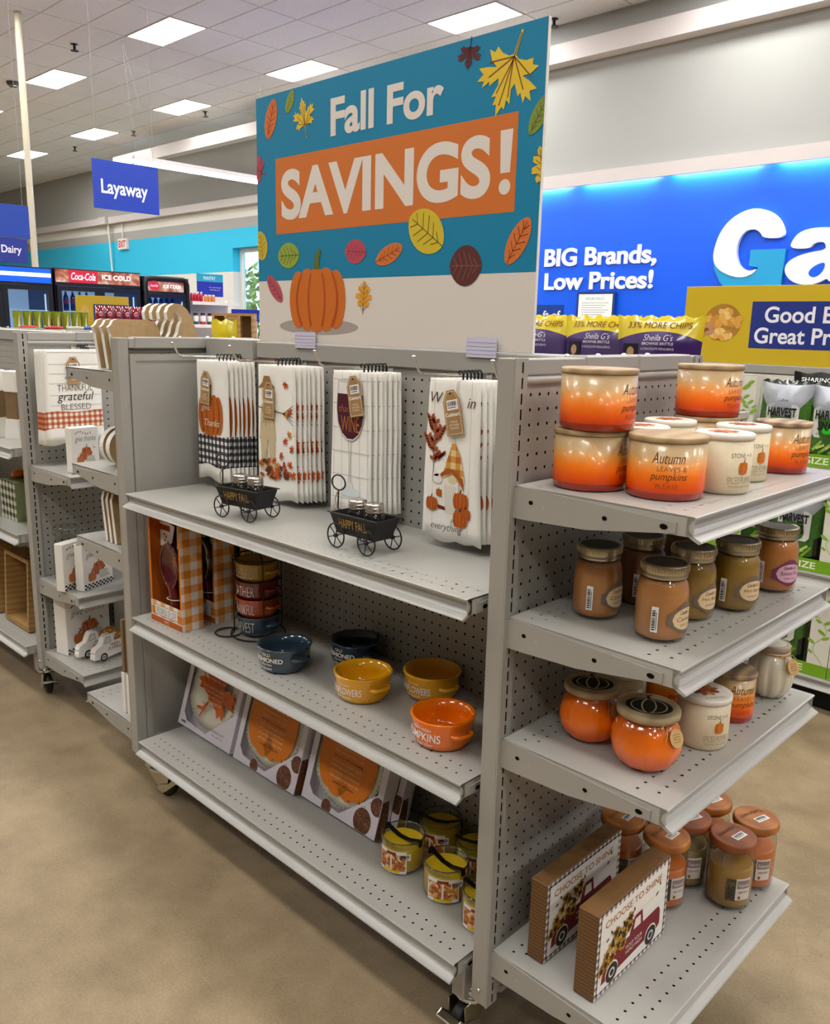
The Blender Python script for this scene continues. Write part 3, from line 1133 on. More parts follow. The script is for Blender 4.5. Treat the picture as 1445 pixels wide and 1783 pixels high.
for a in (('oval', .064, .549, .095, -.33, '#cf6d2c', '#8a3f1c', .9), ('oval', .142, .578, .055, -.5, '#8f9a35', '#5a6420', .9),
          ('maple', .198, .530, .095, .2, '#dcb82c', '#7a5a18', .9), ('maple', .721, .580, .062, 3.0, '#5a2424', '#3a1416', 1.05),
          ('maple', .825, .530, .155, 2.75, '#dcbb30', '#7a4a18', 1.0), ('oval', .899, .440, .078, -.55, '#7d8f36', '#4b5a20', .8),
          ('oak', .912, .343, .085, .2, '#dcb82c', '#7a5a18', 1.0), ('maple', .012, .432, .075, 1.2, '#b8434f', '#8a2c38', 1.0),
          ('oval', .015, .246, .075, .2, '#c9b030', '#7a6a18', 1.3), ('oval', .131, .217, .088, 1.57, '#8ea13a', '#4b5a20', 1.3),
          ('oval', .386, .216, .075, 1.5, '#b5485a', '#8a2c40', 1.35), ('oval', .499, .205, .092, -1.22, '#cf7030', '#8a3f1c', .8),
          ('oval', .613, .248, .118, .98, '#cdb52c', '#6a5a18', 1.35), ('oval', .729, .173, .088, 1.55, '#5a2a2a', '#8a5a50', 1.7),
          ('oval', .862, .215, .100, -.55, '#cf7030', '#7a3a1c', .85), ('oval', .072, .136, .090, .78, '#b5505a', '#8a2c40', .8),
          ('oak', .416, .111, .078, -.08, '#dc9c2c', '#8a5a18', 1.25)):
    leaf(mb, fn, a[0], a[1], a[2], a[3], a[4], a[5], a[6], a[7], 0.0012, 0.001, 0.909)
mb.build('print', t)
for u in (0.205, 0.785):
    c = MB()
    c.box(u - 0.040, u + 0.040, -0.0125, -0.0095, -0.012, 0.028, 'clip')
    for k in range(4):
        c.box(u - 0.040, u + 0.040, -0.0130, -0.0125, -0.006 + k * .008, -0.005 + k * .008, ink('#a9a4c0'))
    c.build('clip', t)

# ------------------------------------------------------------------ hanging towels
check_mat('check_black', '#16161a', '#5a5a5e', '#eeebe6', 0.019, ('X', 'Z'))
check_mat('check_rust', '#b9502a', '#cf8a68', '#efe9e2', 0.019, ('X', 'Z'))
check_mat('plaid_hat', '#b5651c', '#cf9440', '#e2c88e', 0.026, ('X', 'Z'))

def cloth_body(wt, wb, L, th=0.0060, bands=(), seed=0, lines=None, fold=0.0):
    """folded towel hanging in XZ, front at -Y; bands = (z0,z1,material)"""
    rnd = random.Random(seed)
    ph = rnd.random() * 6
    nx = 12
    zs = sorted(set([0, -0.004, -0.012] + [-L * i / 12 for i in range(1, 13)] + [z for b in bands for z in b[:2]]), reverse=True)
    front, back = [], []
    for z in zs:
        t = -z / L
        w = wt + (wb - wt) * t
        fr, bk = [], []
        rd = 1.0 if t > .04 else (t / .04) ** .5 * .9 + .1
        for i in range(nx + 1):
            x = (i / nx - .5) * w + 0.002 * sin(ph + 7 * t) * t
            e = min(i, nx - i) / nx
            ed = 1.0 if e > 0.09 else 0.45 + 0.55 * (e / .09) ** .5
            wv = 0.0008 * t * sin(ph + i * 1.1 + 2.2 * t) + fold * t * sin(i * .9 + ph)
            zz = z + (0.006 * sin(ph + i * .7) * t * t)
            fr.append((x, -(th * .5 * rd * ed) - wv, zz))
            bk.append((x, (th * .5 * rd * ed) - wv, zz))
        front.append(fr); back.append(bk)
    mb = MB()
    vs = [p for r in front for p in r] + [p for r in back for p in r]
    N = nx + 1
    nb = len(front) * N
    def mz(z):
        for b in bands:
            if b[1] <= z <= b[0]:
                return b[2]
        return 'cloth'
    groups = {}
    for k in range(len(zs) - 1):
        m = mz((zs[k] + zs[k + 1]) / 2)
        g = groups.setdefault(m, [])
        for i in range(nx):
            a = k * N + i
            g.append((a, a + N, a + N + 1, a + 1))
            g.append((nb + a, nb + a + 1, nb + a + N + 1, nb + a + N))
        g.append((k * N, nb + k * N, nb + k * N + N, k * N + N))
        e = k * N + nx
        g.append((e, e + N, nb + e + N, nb + e))
    g = groups.setdefault('cloth', [])
    for i in range(nx):
        g.append((i, i + 1, nb + i + 1, nb + i))
        q = (len(zs) - 1) * N + i
        g.append((q, nb + q, nb + q + 1, q + 1))
    base = len(mb.v)
    mb.v += vs
    for m, fs in groups.items():
        k = mb.mi(m)
        for q in fs:
            mb.f.append(q); mb.m.append(k); mb.s.append(True)
    # hems and inner fold lines at the right edge
    return mb

def towel_tag(par, x, z, rot=0.0, yo=-0.0085, lab=('4 PACK', 'KITCHEN', 'TOWELS')):
    cr, sr = cos(rot), sin(rot)
    o = Vector((x, yo, z))
    fn = plane(o, (cr, 0, sr), (-sr, 0, cr))
    W, L = 0.046, 0.092
    out = [(-W / 2, -L), (W / 2, -L), (W / 2, -.022), (.010, 0), (-.010, 0), (-W / 2, -.022)]
    mb = MB().prism(out, 0.0, 0.0012, 'kraft', fn)
    ins = [(p[0] * .86, -L / 2 + (p[1] + L / 2) * .93) for p in out]
    for i in range(6):
        mb.poly(stroke([ins[i], ins[(i + 1) % 6]], 0.0008), ink('#efe6d4'), 0.0015, fn)
    mb.poly(ell(0, -.007, .0025, .002, 10), 'hole', 0.0016, fn)
    mb.text('Cuisinart', 0, -.053, None, .038, ink('#f4efe6'), fn, 0.0016, bold=.03)
    for k, s in enumerate(lab):
        mb.text(s, 0, -.066 - k * .0065, .0042, None, ink('#efe6d4'), fn, 0.0016, bold=.0)
    tg = mb.build('price_tag', par)
    st = MB()
    barcode(st, fn, 0.002, -.030, .030, .020, 0.0016)
    st.build('barcode_sticker', tg)
    return tg

def towel(label, group, loc, wt, wb, L, bands, printer=None, tag_at=None, rz=0.0, seed=0, fold=0.0, hx=0.0, hz=0.0105):
    t = thing('kitchen_towel', label, 'towel', loc, rz, group)
    cloth_body(wt, wb, L, bands=bands, seed=seed, fold=fold).build('cloth', t)
    fn = plane((0, -0.0042, 0), (1, 0, 0), (0, 0, 1))
    if printer:
        mb = MB()
        printer(mb, fn)
        mb.build('print', t)
    h = MB()
    arc = [(hx + .0068, 0, -0.0005), (hx + .0068, 0, 0.006)] + [(hx + .0068 * cos(a), 0, hz + .0068 * sin(a)) for a in [i * pi / 6 for i in range(8)]]
    h.tube(arc, 0.0020, 'black_plastic', 6)
    h.build('hanger', t)
    if tag_at:
        towel_tag(t, *tag_at)
    return t

def pr_pumpkin(mb, fn):
    pumpkin(mb, fn, -.008, -.150, .118, .120, '#b8601a', '#7a350f', '#3a2a18', 0.0002, .2)
    mb.text('give', -.030, -.142, .022, None, ink('#f2e6d6'), fn, 0.0016, bold=-.005, shear=.3)
    mb.text('Thanks', .000, -.180, None, .075, ink('#f2e6d6'), fn, 0.0016, bold=-.005, shear=.3)

def pr_scarecrow(mb, fn):
    rnd = random.Random(4)
    mb.poly(ell(-.035, -.075, .024, .030, 16), ink('#d9c9a0'), 0.0002, fn)
    mb.poly([(-.075, -.06), (-.002, -.055), (-.018, -.045), (-.024, -.028), (-.048, -.028), (-.055, -.045)], ink('#9a7440'), 0.0005, fn)
    for pts in ([(-.06, -.10), (-.01, -.10), (.0, -.19), (-.07, -.19)], [(-.066, -.19), (-.036, -.19), (-.04, -.27), (-.06, -.27)], [(-.032, -.19), (-.004, -.19), (-.004, -.27), (-.026, -.27)]):
        mb.poly(pts, ink('#cbb994'), 0.0004, fn)
    for k in range(14):
        x, z = rnd.uniform(-.07, 0), rnd.uniform(-.26, -.1)
        mb.poly(stroke([(x, z), (x + rnd.uniform(-.006, .006), z - .02)], .0018), ink(rnd.choice(('#8a7448', '#5b4a30', '#e4d8b4'))), 0.0008, fn)
    mb.poly(stroke([(-.072, -.108), (.035, -.118)], .0025), ink('#4a3b28'), 0.0008, fn)
    for k in range(6):
        mb.poly(stroke([(.030, -.118), (.072, -.095 - k * .010)], .0014), ink('#3a3a38'), 0.0009, fn)
    for x, z in ((.042, -.045), (.048, -.120), (.060, -.112), (.055, -.17), (.038, -.185), (.066, -.205), (.02, -.225), (-.01, -.24)):
        leaf(mb, fn, 'maple', x, z, .024, rnd.random() * 6, rnd.choice(('#d4641c', '#c8501c', '#dc8a2a')), '#8a3a12', 1, 0.0011)
    for k in range(26):
        leaf(mb, fn, rnd.choice(('maple', 'oval')), rnd.uniform(-.075, .072), rnd.uniform(-.285, -.245), rnd.uniform(.018, .030), rnd.random() * 6,
             rnd.choice(('#d4641c', '#c04a1a', '#e09030', '#5a3a24', '#b8601c')), '#7a3010', 1, 0.0011 + k * 0.00004)

def pr_wine(mb, fn):
    for x in (-.055, -.028, .0, .03, .055):
        mb.poly(stroke([(x, -.003), (x * 1.1, -.32)], .0011), ink('#b9b6b2'), 0.0001, fn)
    for z in (-.02, -.075, -.13, -.185, -.24, -.295):
        mb.poly(stroke([(-.064, z), (.064, z)], .0014), ink('#b9b6b2'), 0.00012, fn)
    bowl = [(-.040, -.022), (-.046, -.08), (-.044, -.115), (-.030, -.145), (-.010, -.158), (.010, -.158), (.030, -.145), (.044, -.115), (.046, -.08), (.040, -.022)]
    mb.poly(bowl, ink('#e9e6e2'), 0.0004, fn)
    wine = [(-.0445, -.052), (-.045, -.09), (-.041, -.118), (-.028, -.142), (-.010, -.154), (.010, -.154), (.028, -.142), (.041, -.118), (.045, -.09), (.0445, -.052)]
    mb.poly(wine, ink('#4a1428'), 0.0007, fn)
    for i in range(len(bowl) - 1):
        mb.poly(stroke([bowl[i], bowl[i + 1]], .0012), ink('#8c8a88'), 0.0009, fn)
    mb.poly(ell(0, -.022, .040, .006, 20), ink('#cfccc8'), 0.0008, fn)
    for pts in ([(-.006, -.156), (-.003, -.20), (-.004, -.25), (-.012, -.268)], [(.006, -.156), (.003, -.20), (.004, -.25), (.012, -.268)]):
        mb.poly(stroke(pts, .0012), ink('#8c8a88'), 0.0008, fn)
    mb.poly(ell(0, -.278, .036, .012, 20), ink('#d4dcdc'), 0.0006, fn)
    mb.text('thankful', -.002, -.093, .016, .074, ink('#b4682c'), fn, 0.0012, bold=-.01, shear=.3)
    mb.text('WINE', .0, -.138, .036, .062, ink('#c07830'), fn, 0.0012, bold=-.01)

def pr_gnome(mb, fn):
    for x in (-.050, .010, .050):
        mb.poly(stroke([(x, -.004), (x, -.32)], .0008), ink('#b9b4ae'), 0.0001, fn)
    mb.text('W', -.043, -.050, .022, None, ink('#3a1410'), fn, 0.0008, bold=-.005, shear=.3)
    mb.text('in', .050, -.055, .020, None, ink('#3a1410'), fn, 0.0008, bold=-.005, shear=.3)
    for (x0, z0, x1, z1) in ((-.050, -.215, -.045, -.085), (-.048, -.16, -.068, -.12), (-.047, -.14, -.024, -.10), (-.046, -.12, -.060, -.08), (-.049, -.175, -.024, -.155)):
        mb.poly(stroke([(x0, z0), (x1, z1)], .0013), ink('#5a2418'), 0.0004, fn)
        for k in range(5):
            t = .35 + .15 * k
            x, z = x0 + (x1 - x0) * t, z0 + (z1 - z0) * t
            for s in (-1, 1):
                leaf(mb, fn, 'oval', x + s * .006, z + .004, .013, -s * .8, '#a8502c', '#7a3018', 1, 0.0007, veins=0)
    mb.poly([(.006, -.120), (-.018, -.185), (-.024, -.205), (.0, -.195), (.02, -.205), (.036, -.222), (.038, -.20), (.026, -.155)], 'plaid_hat', 0.0006, fn)
    mb.poly([(-.020, -.205), (-.022, -.24), (-.006, -.285), (.002, -.298), (.010, -.285), (.024, -.24), (.022, -.208)], ink('#efe8dc'), 0.0008, fn)
    for k in range(6):
        x = -.014 + k * .006
        mb.poly(stroke([(x, -.218), (x * .7, -.278)], .0009), ink('#a89a86'), 0.001, fn)
    mb.poly([(-.026, -.203), (.0, -.190), (.022, -.203), (.038, -.226), (.034, -.200), (.010, -.183), (-.012, -.184), (-.028, -.196)], ink('#a8581c'), 0.001, fn)
    mb.poly(ell(.006, -.205, .012, .009, 16), ink('#d9cca4'), 0.0012, fn)
    for pts in (ell(-.036, -.207, .013, .010, 14), ell(-.040, -.198, .008, .005, 12)):
        mb.poly(pts, ink('#ece6da'), 0.0009, fn)
    mb.poly([(-.034, -.262), (.036, -.270), (.040, -.276), (-.034, -.270)], ink('#6a2a18'), 0.0005, fn)
    for x, z, W in ((-.050, -.262, .032), (-.030, -.236, .017), (.030, -.247, .040), (.045, -.272, .026), (.030, -.285, .038)):
        pumpkin(mb, fn, x, z, W, W * .95, '#c0601e', '#7a3210', '#4a2a18', 0.0012, .2)
    mb.text('everything', -.006, -.318, None, .088, ink('#3a1410'), fn, 0.0022, bold=-.005, shear=.3)

def rear(base, kind):
    def pr(mb, fn):
        base(mb, fn)
        if kind == 'G1':
            mb.poly(ell(.062, -.150, .013, .056, 18), ink('#b8601a'), .0004, fn)
            mb.poly(stroke([(.060, -.105), (.064, -.15), (.060, -.195)], .002), ink('#7a350f'), .0008, fn)
        if kind == 'G2':
            for k, (x, z) in enumerate(((.064, -.10), (.066, -.122), (.062, -.118), (.064, -.19), (.068, -.21), (.060, -.262), (.068, -.272), (.064, -.285))):
                leaf(mb, fn, 'maple', x, z, .026, k * 1.7, ('#d4641c', '#c8501c', '#dc8a2a')[k % 3], '#8a3a12', .8, .0008 + k * .00005)
        if kind == 'G4':
            for k in range(7):
                leaf(mb, fn, 'oval', .054 + .005 * (k % 2), -.09 - k * .013, .018, .8 - 1.6 * (k % 2), '#a8502c', '#7a3018', .9, .0006, veins=0)
            mb.poly(ell(.062, -.245, .012, .018, 14), ink('#c0601e'), .0008, fn)
    return pr
ORD = ('first', 'second', 'third', 'fourth', 'fifth', 'sixth', 'seventh')
GROUPS = [
    ('G1', -1.187, .150, .158, .330, [(-.205, -.292, 'check_black')], pr_pumpkin, (-.018, -.030, -.10), 7,
     'white towel with orange pumpkin over black check, frontmost on the leftmost hook',
     'white pumpkin and black check towel, %s from the front on its hook', 'pumpkin towels'),
    ('G2', -.895, .150, .160, .340, [], pr_scarecrow, (-.022, -.042, -.02), 7,
     'white towel with scarecrow and scattered autumn leaves, frontmost on its hook',
     'white scarecrow and autumn leaf towel, %s from the front on its hook', 'scarecrow towels'),
    ('G3', -.612, .126, .142, .330, [], pr_wine, (.012, -.010, .18), 7,
     'white grid-lined towel with dark red wine glass, frontmost on its hook',
     'white grid-lined wine glass towel, %s from the front on its hook', 'wine glass towels'),
    ('G4', -.300, .134, .164, .335, [], pr_gnome, (-.005, -.022, .22), 6,
     'white towel with bearded gnome and pumpkins, frontmost beside the right upright',
     'white gnome and pumpkin towel, %s from the front on its hook', 'gnome towels')]
for gi, (k, x, wt, wb, L, bands, pr, tg, n, lab, lab2, grp) in enumerate(GROUPS):
    y0 = 0.192
    front = towel(lab, grp, (x, y0, 1.292), wt, wb, L, bands, pr, tg, 0.0, gi, 0.0, HOOKX[gi] - x)
    second = None
    rnd = random.Random(gi + 40)
    for i in range(1, n):
        y = y0 + .001 + i * .0113
        loc = (x + i * .0042 + (i % 3) * .0016, y, 1.292)
        if second is None:
            second = towel(lab2, grp, loc, wt, wb, L, bands, rear(pr, k), None, 0.004, gi + 20, 0.0, HOOKX[gi] - loc[0])
        else:
            r_ = dup(second, loc, rnd.uniform(-.004, .004), None, grp)
            for ch in r_.children:
                if ch.name.startswith('hanger'):
                    ch.location.x = second.location.x - loc[0]
        (second if i == 1 else r_)['label'] = lab2 % ORD[i]

# ------------------------------------------------------------------ HAPPY FALL wagons
def wagon(label, loc, rz):
    t = thing('toy_wagon', label, 'wagon', loc, rz, 'black wagons on the top shelf')
    # tapered trough
    z0, z1 = 0.030, 0.074
    b, tp = (0.056, 0.026), (0.070, 0.034)
    mb = MB()
    def ring(h, z, g=0.0):
        return [(-h[0] + g, -h[1] + g, z), (h[0] - g, -h[1] + g, z), (h[0] - g, h[1] - g, z), (-h[0] + g, h[1] - g, z)]
    vs = ring(b, z0) + ring(tp, z1) + ring(tp, z1, .0025) + ring(b, z0 + .003, .0025)
    fs = [(3, 2, 1, 0)]
    for q in (0, 4, 8):
        fs += [(q + i, q + (i + 1) % 4, q + 4 + (i + 1) % 4, q + 4 + i) for i in range(4)]
    fs.append((12, 13, 14, 15))
    mb.add(vs, fs, 'black_metal')
    for y in (-.036, .036):
        mb.tube([(-.074, y, z1), (.074, y, z1)], .0016, 'black_metal', 6)
    body = mb.build('trough', t)
    sl = math.atan2(tp[1] - b[1], z1 - z0)
    fn = plane((0, -b[1] - .0008, z0), (1, 0, 0), (0, -sin(sl), cos(sl)))
    MB().text('HAPPY FALL', -.002, .015, .020, .082, ink('#b08c50'), fn, .0006, bold=.01).build('lettering', body)
    for x in (-.046, .046):
        for y in (-.038, .038):
            w = MB()
            c = [(x + .0255 * cos(a), y, .0272 + .0255 * sin(a)) for a in [i * 2 * pi / 24 for i in range(24)]]
            w.tube(c, .0017, 'black_metal', 6, True)
            for s in range(6):
                a = s * pi / 3 + .3
                w.tube([(x, y, .0272), (x + .025 * cos(a), y, .0272 + .025 * sin(a))], .0012, 'black_metal', 5)
            w.lathe([(0, -.004), (.004, -.004), (.004, .004), (0, .004)], 10, 'black_metal', fn=plane((x, y, .0272), (1, 0, 0), (0, 0, 1)))
            w.build('wheel', t)
        MB().tube([(x, -.038, .0272), (x, .038, .0272)], .0015, 'black_metal', 6).build('axle', t)
    h = MB()
    h.tube([(-.070, 0, .066), (-.082, 0, .075), (-.080, 0, .115)], .0018, 'black_metal', 6)
    lp = [(-.080 + .021 * cos(a), .0, .130 + .016 * sin(a)) for a in [i * 2 * pi / 20 for i in range(20)]]
    h.tube(lp, .0018, 'black_metal', 6, True)
    h.build('handle', t)
    r = MB()
    r.tube([(-.080, -.002, .112), (-.088, -.003, .095), (-.084, -.004, .075), (-.07, -.02, .078)], .0014, 'twine', 6)
    r.build('twine_tie', t)
    return t

def shaker(label, loc):
    t = thing('glass_shaker', label, 'shaker', loc, 0, 'glass shakers in the wagons')
    MB().lathe([(0, .001), (.020, .001), (.0235, .005), (.0235, .040), (.019, .047), (.0175, .050)], 20, 'glass').build('jar', t)
    l = MB().lathe([(.0185, .048), (.0195, .050), (.0195, .054), (.0185, .055), (.0198, .0565), (.0198, .061), (.0185, .062), (.0195, .064), (.0190, .068), (.014, .070), (0, .0695)], 22, 'tin_silver')
    for a in range(5):
        l.poly(ell(.008 * cos(a * 1.256), .008 * sin(a * 1.256), .0012, .0012, 6), 'hole', .0703)
    l.build('lid', t)
    return t

for lab, loc, rz, wrd in (('black wagon with happy fall lettering in front of the pumpkin towels', (-.826, .048, ZL[0]), .16, 'pumpkin towels'),
                          ('black wagon with happy fall lettering in front of the wine glass towels', (-.424, .062, ZL[0]), 0.02, 'wine glass towels')):
    wagon(lab, loc, rz)
    for sx, side in ((-.020, 'left'), (.030, 'right')):
        shaker(f'{side} glass shaker with tin lid in the wagon before the {wrd}',
               (loc[0] + sx * cos(rz), loc[1] + sx * sin(rz), loc[2] + .0335))

# ------------------------------------------------------------------ spoon rest boxes
check_mat('check_orange', '#c8741c', '#d9a066', '#d8d2d0', 0.042, ('Y', 'Z'), off=(.3, 0))
check_mat('check_orange_f', '#c8741c', '#d9a066', '#e2dcd8', 0.042, ('X', 'Z'), off=(.3, 0))
mat('burgundy_glaze', '#5a1416', rough=0.12, coat=0.6)
def spoon_box(label, loc, rz):
    t = thing('spoon_rest_box', label, 'box', loc, rz, 'boxed spoon rests')
    W, D, Hh = .156, .066, .292
    th = .0015
    c = MB()
    c.box(0, W, D - th, D, 0, Hh, ink('#5a2012'))
    c.box(0, th, 0, D, 0, Hh, ink('#b0560f'))
    c.box(W - th, W, 0, D, 0, Hh, 'check_orange')
    c.box(th, W - th, th, D - th, 0, th, ink('#b0560f'))
    c.box(th, W - th, 0, D - th, Hh - th, Hh, ink('#b0560f'))
    c.box(th, W - th, 0, th, 0, .060, 'check_orange_f')
    c.box(th, .009, 0, th, .060, Hh - th, ink('#c8741c'))
    c.box(W - .009, W - th, 0, th, .060, Hh - th, ink('#c8741c'))
    c.build('carton', t)
    fn = plane((0, -.0002, 0), (1, 0, 0), (0, 0, 1))
    p = MB()
    p.poly(rect(.001, W - .001, .001, .017), ink('#b5560f'), .0003, fn)
    p.poly(rect(.001, W - .001, .017, .0185), ink('#e6e0d8'), .0004, fn)
    p.poly(rect(.022, W - .022, .0225, .050), ink('#555555'), .0004, fn)
    p.poly(rect(.023, W - .023, .0235, .049), ink('#eae6e2'), .0006, fn)
    p.text('SPOONFUL OF LOVE', W / 2, .0265, .019, .098, ink('#555050'), fn, .0009, bold=-.01)
    p.text('Ceramic', W / 2, .009, .005, None, ink('#f0dcc0'), fn, .0008, bold=.02)
    p.text('spoon rest', W / 2, .003, .004, None, ink('#f0dcc0'), fn, .0008, bold=0)
    p.build('print', t)
    ins = MB()
    fi = plane((0, D - .03, 0), (1, 0, 0), (0, 0, 1))
    ins.prism([(.004, .205), (.062, .222), (.076, .27), (.004, .285)], 0, .001, 'paper', fi)
    ins.poly(rect(.004, .055, .252, .268), ink('#a03a18'), .0016, fi)
    for k, (x, z) in enumerate(((.025, .24), (.035, .235), (.028, .225), (.042, .222))):
        leaf(ins, fi, 'maple', x, z, .012, k * 1.3, ('#b0401c', '#7a3a18')[k % 2], '#7a2010', 1, .0014)
    ins.build('hang_tag', t)
    ins = MB().prism([(.080, .21), (.150, .19), (.150, .285), (.085, .285)], -.003, -.002, 'paper', fi)
    leaf(ins, fi, 'maple', .128, .250, .055, 2.8, '#8a1e14', '#5a1010', 1, -.0016)
    ins.build('backing_card', t)
    MB().prism([(.038, .05), (.068, .06), (.060, .14), (.040, .14)], -.004, -.002, 'kraft', fi).build('support_card', t)
    # the ceramic spoon seen through the opening
    s = MB()
    cx, cz, n, m_ = .078, .165, 24, 6
    vs, fs = [], []
    for j in range(m_ + 1):
        q = j / m_
        for i in range(n):
            a = 2 * pi * i / n
            rx, rz_ = .043 * q, .062 * q
            zz = cz + rz_ * sin(a)
            xx = cx + rx * cos(a) * (1.0 if sin(a) > 0 else 1.0 - .18 * q * -sin(a))
            vs.append((xx, .014 + .018 * (1 - q ** 3), zz))
    for j in range(m_):
        for i in range(n):
            a, b = j * n + i, j * n + (i + 1) % n
            fs.append((a, b, b + n, a + n))
    s.add(vs, fs, 'burgundy_glaze', True)
    rim = [(vs[m_ * n + i][0], .014, vs[m_ * n + i][2]) for i in range(n)]
    s.tube(rim, .003, 'burgundy_glaze', 8, True)
    hp = [(cx + .002, .020, .112), (cx + .010, .019, .09), (cx + .016, .018, .06), (cx + .020, .018, .025), (cx + .021, .018, .008)]
    s.tube(hp, .013, 'burgundy_glaze', 12)
    s.tube([(cx + .028 * cos(a) + .012, .0185 + .0155 * sin(a), .076 + .002 * cos(a)) for a in [i * 2 * pi / 16 for i in range(16)]], .0011, ink('#d8cfc8'), 6, True)
    leaf(s, plane((0, .0225, 0), (1, 0, 0), (0, 0, 1)), 'maple', cx + .022, cz + .012, .034, .4, '#a8641c', '#6a3010', 1, .001)
    s.build('spoon_rest', t)
    return t

b1 = spoon_box('orange gingham box with dark red spoon rest at the shelf front', (-1.228, 0.002, ZL[1]), .03)
dup(b1, (-1.228, 0.105, ZL[1]), .02, 'orange gingham spoon rest box standing behind the front one')
dup(b1, (-1.226, 0.195, ZL[1]), .0, 'rearmost orange gingham spoon rest box against the pegboard')

# ------------------------------------------------------------------ ceramics
def glaze(name, h):
    return mat(name, h, rough=0.12, coat=0.5, vary=0.03, vscale=20)
glaze('glaze_slate', '#2f4250'); glaze('glaze_mustard', '#e8a608'); glaze('glaze_orange', '#f07402')
glaze('glaze_navy', '#1c2c3c'); glaze('glaze_red', '#6e1a14'); glaze('glaze_rust', '#a3400f'); glaze('glaze_gold', '#a8801a')
glaze('glaze_yellow2', '#e0a00a')

def cup_profile(R, h, rb=None, th=.0035, rim=.0025):
    rb = rb or R * .86
    return [(0, .0), (rb * .9, .0), (rb, .003), (R * .97, h * .30), (R * .985, h * .8), (R + rim, h - .002), (R + rim, h), (R - th, h), (R - th * 1.5, h * .6),
            (R - th * 2, h * .2), (rb - th * 2, .006), (0, .005)]

def loop_handle(mb, R, z, a, m, span=.022, out=.014, r=.0042):
    d = Vector((cos(a), sin(a), 0)); s = Vector((-sin(a), cos(a), 0))
    pts = []
    for i in range(9):
        q = pi * i / 8
        pts.append(d * (R - .002 + out * sin(q) ** .6) + s * (-span * cos(q)) + Vector((0, 0, z)))
    mb.tube(pts, r, m, 8)

def bowl(label, x, y, z, R, h, m, words, ta, hand, group='glazed soup bowls'):
    t = thing('soup_bowl', label, 'bowl', (x, y, z), 0, group)
    MB().lathe(cup_profile(R, h), 40, m).build('body', t)
    for q in (0, pi):
        hb = MB(); loop_handle(hb, R, h * .62, hand + q, m); hb.build('handle', t)
    p = MB()
    fn = wrap(R * .985 + .0006, ta)
    for (s, v, hh, wd, bo, sh) in words:
        p.text(s, 0, v, hh, wd, ink('#ece6dc'), fn, .0003, bold=bo, shear=sh)
    p.build('lettering', t)
    return t

def bowl_at(x, y, d=-.75):
    return face(x, y) + d
W_BLUE = (('OLD', .044, .008, None, .0, 0), ('FASHIONED', .030, .011, .085, .015, 0), ('Hayrides', .020, .008, None, -.01, .3), ('THIS WAY', .012, .005, None, 0, 0))
W_SUN = (('Farm Fresh', .042, .005, None, 0, .2), ('SUNFLOWERS', .022, .016, .088, .01, 0), ('FRESH  BLOOMS', .014, .004, None, 0, 0))
W_PUMP = (('FARM FRESH', .042, .006, None, 0, 0), ('PUMPKINS', .022, .017, .086, .015, 0), ('Pick Your Own', .013, .006, None, -.01, .3))
for lab, x, y, m, wd in (('slate blue soup bowl at the shelf front by the cup rack', -.712, .070, 'glaze_slate', W_BLUE),
                         ('dark navy soup bowl against the pegboard behind the yellow bowl', -.615, .215, 'glaze_navy', W_BLUE),
                         ('mustard yellow soup bowl in the middle of the shelf front', -.462, .098, 'glaze_mustard', W_SUN),
                         ('mustard yellow soup bowl behind the orange bowl', -.360, .215, 'glaze_yellow2', W_SUN),
                         ('orange soup bowl with pumpkins lettering beside the upright', -.197, .073, 'glaze_orange', W_PUMP)):
    bowl(lab, x, y, ZL[1], .0635, .0605, m, wd, bowl_at(x, y), bowl_at(x, y, .62))

# wire rack with four stacked cups
rx, ry = -.940, .155
t = thing('cup_rack', 'black wire rack holding four stacked cups', 'rack', (rx, ry, ZL[1]))
r = MB()
r.tube([(.072 * cos(a), .072 * sin(a), .003) for a in [i * 2 * pi / 28 for i in range(28)]], .002, 'black_metal', 6, True)
r.tube([(-.05 + .035 * cos(a), -.06 + .035 * sin(a), .0032) for a in [i * 2 * pi / 20 for i in range(20)]], .002, 'black_metal', 6, True)
r.build('base_ring', t)
fa = face(rx, ry)
for k in range(4):
    a = fa + .22 + k * pi / 2
    MB().tube([(.072 * cos(a), .072 * sin(a), .003), (.064 * cos(a), .064 * sin(a), .012), (.064 * cos(a), .064 * sin(a), .212)], .0018, 'black_metal', 6).build('upright_wire', t)
MB().tube([(.064 * cos(a), .064 * sin(a), .212) for a in [i * 2 * pi / 24 for i in range(24)]], .0018, 'black_metal', 6, True).build('top_ring', t)
MB().tube([(.064 * cos(fa + .22) * q, .064 * sin(fa + .22) * q, .212 + .022 * (1 - q * q)) for q in [i / 5 - 1 for i in range(11)]], .0018, 'black_metal', 6).build('carry_handle', t)
for k, (m, w, c) in enumerate((('glaze_slate', 'HARVEST', 'slate blue cup at the bottom of the wire rack'), ('glaze_rust', 'THANKFUL', 'rust orange cup second from the bottom in the wire rack'),
                               ('glaze_red', 'GATHER', 'dark red cup second from the top in the wire rack'), ('glaze_gold', 'BLESSED', 'mustard cup at the top of the wire rack'))):
    bowl(c, rx, ry, ZL[1] + .006 + k * .0485, .0565, .052, m, ((w, .014, .026, .070, -.02, 0),), bowl_at(rx, ry, -.80), bowl_at(rx, ry, .75), 'stacked cups in the wire rack')

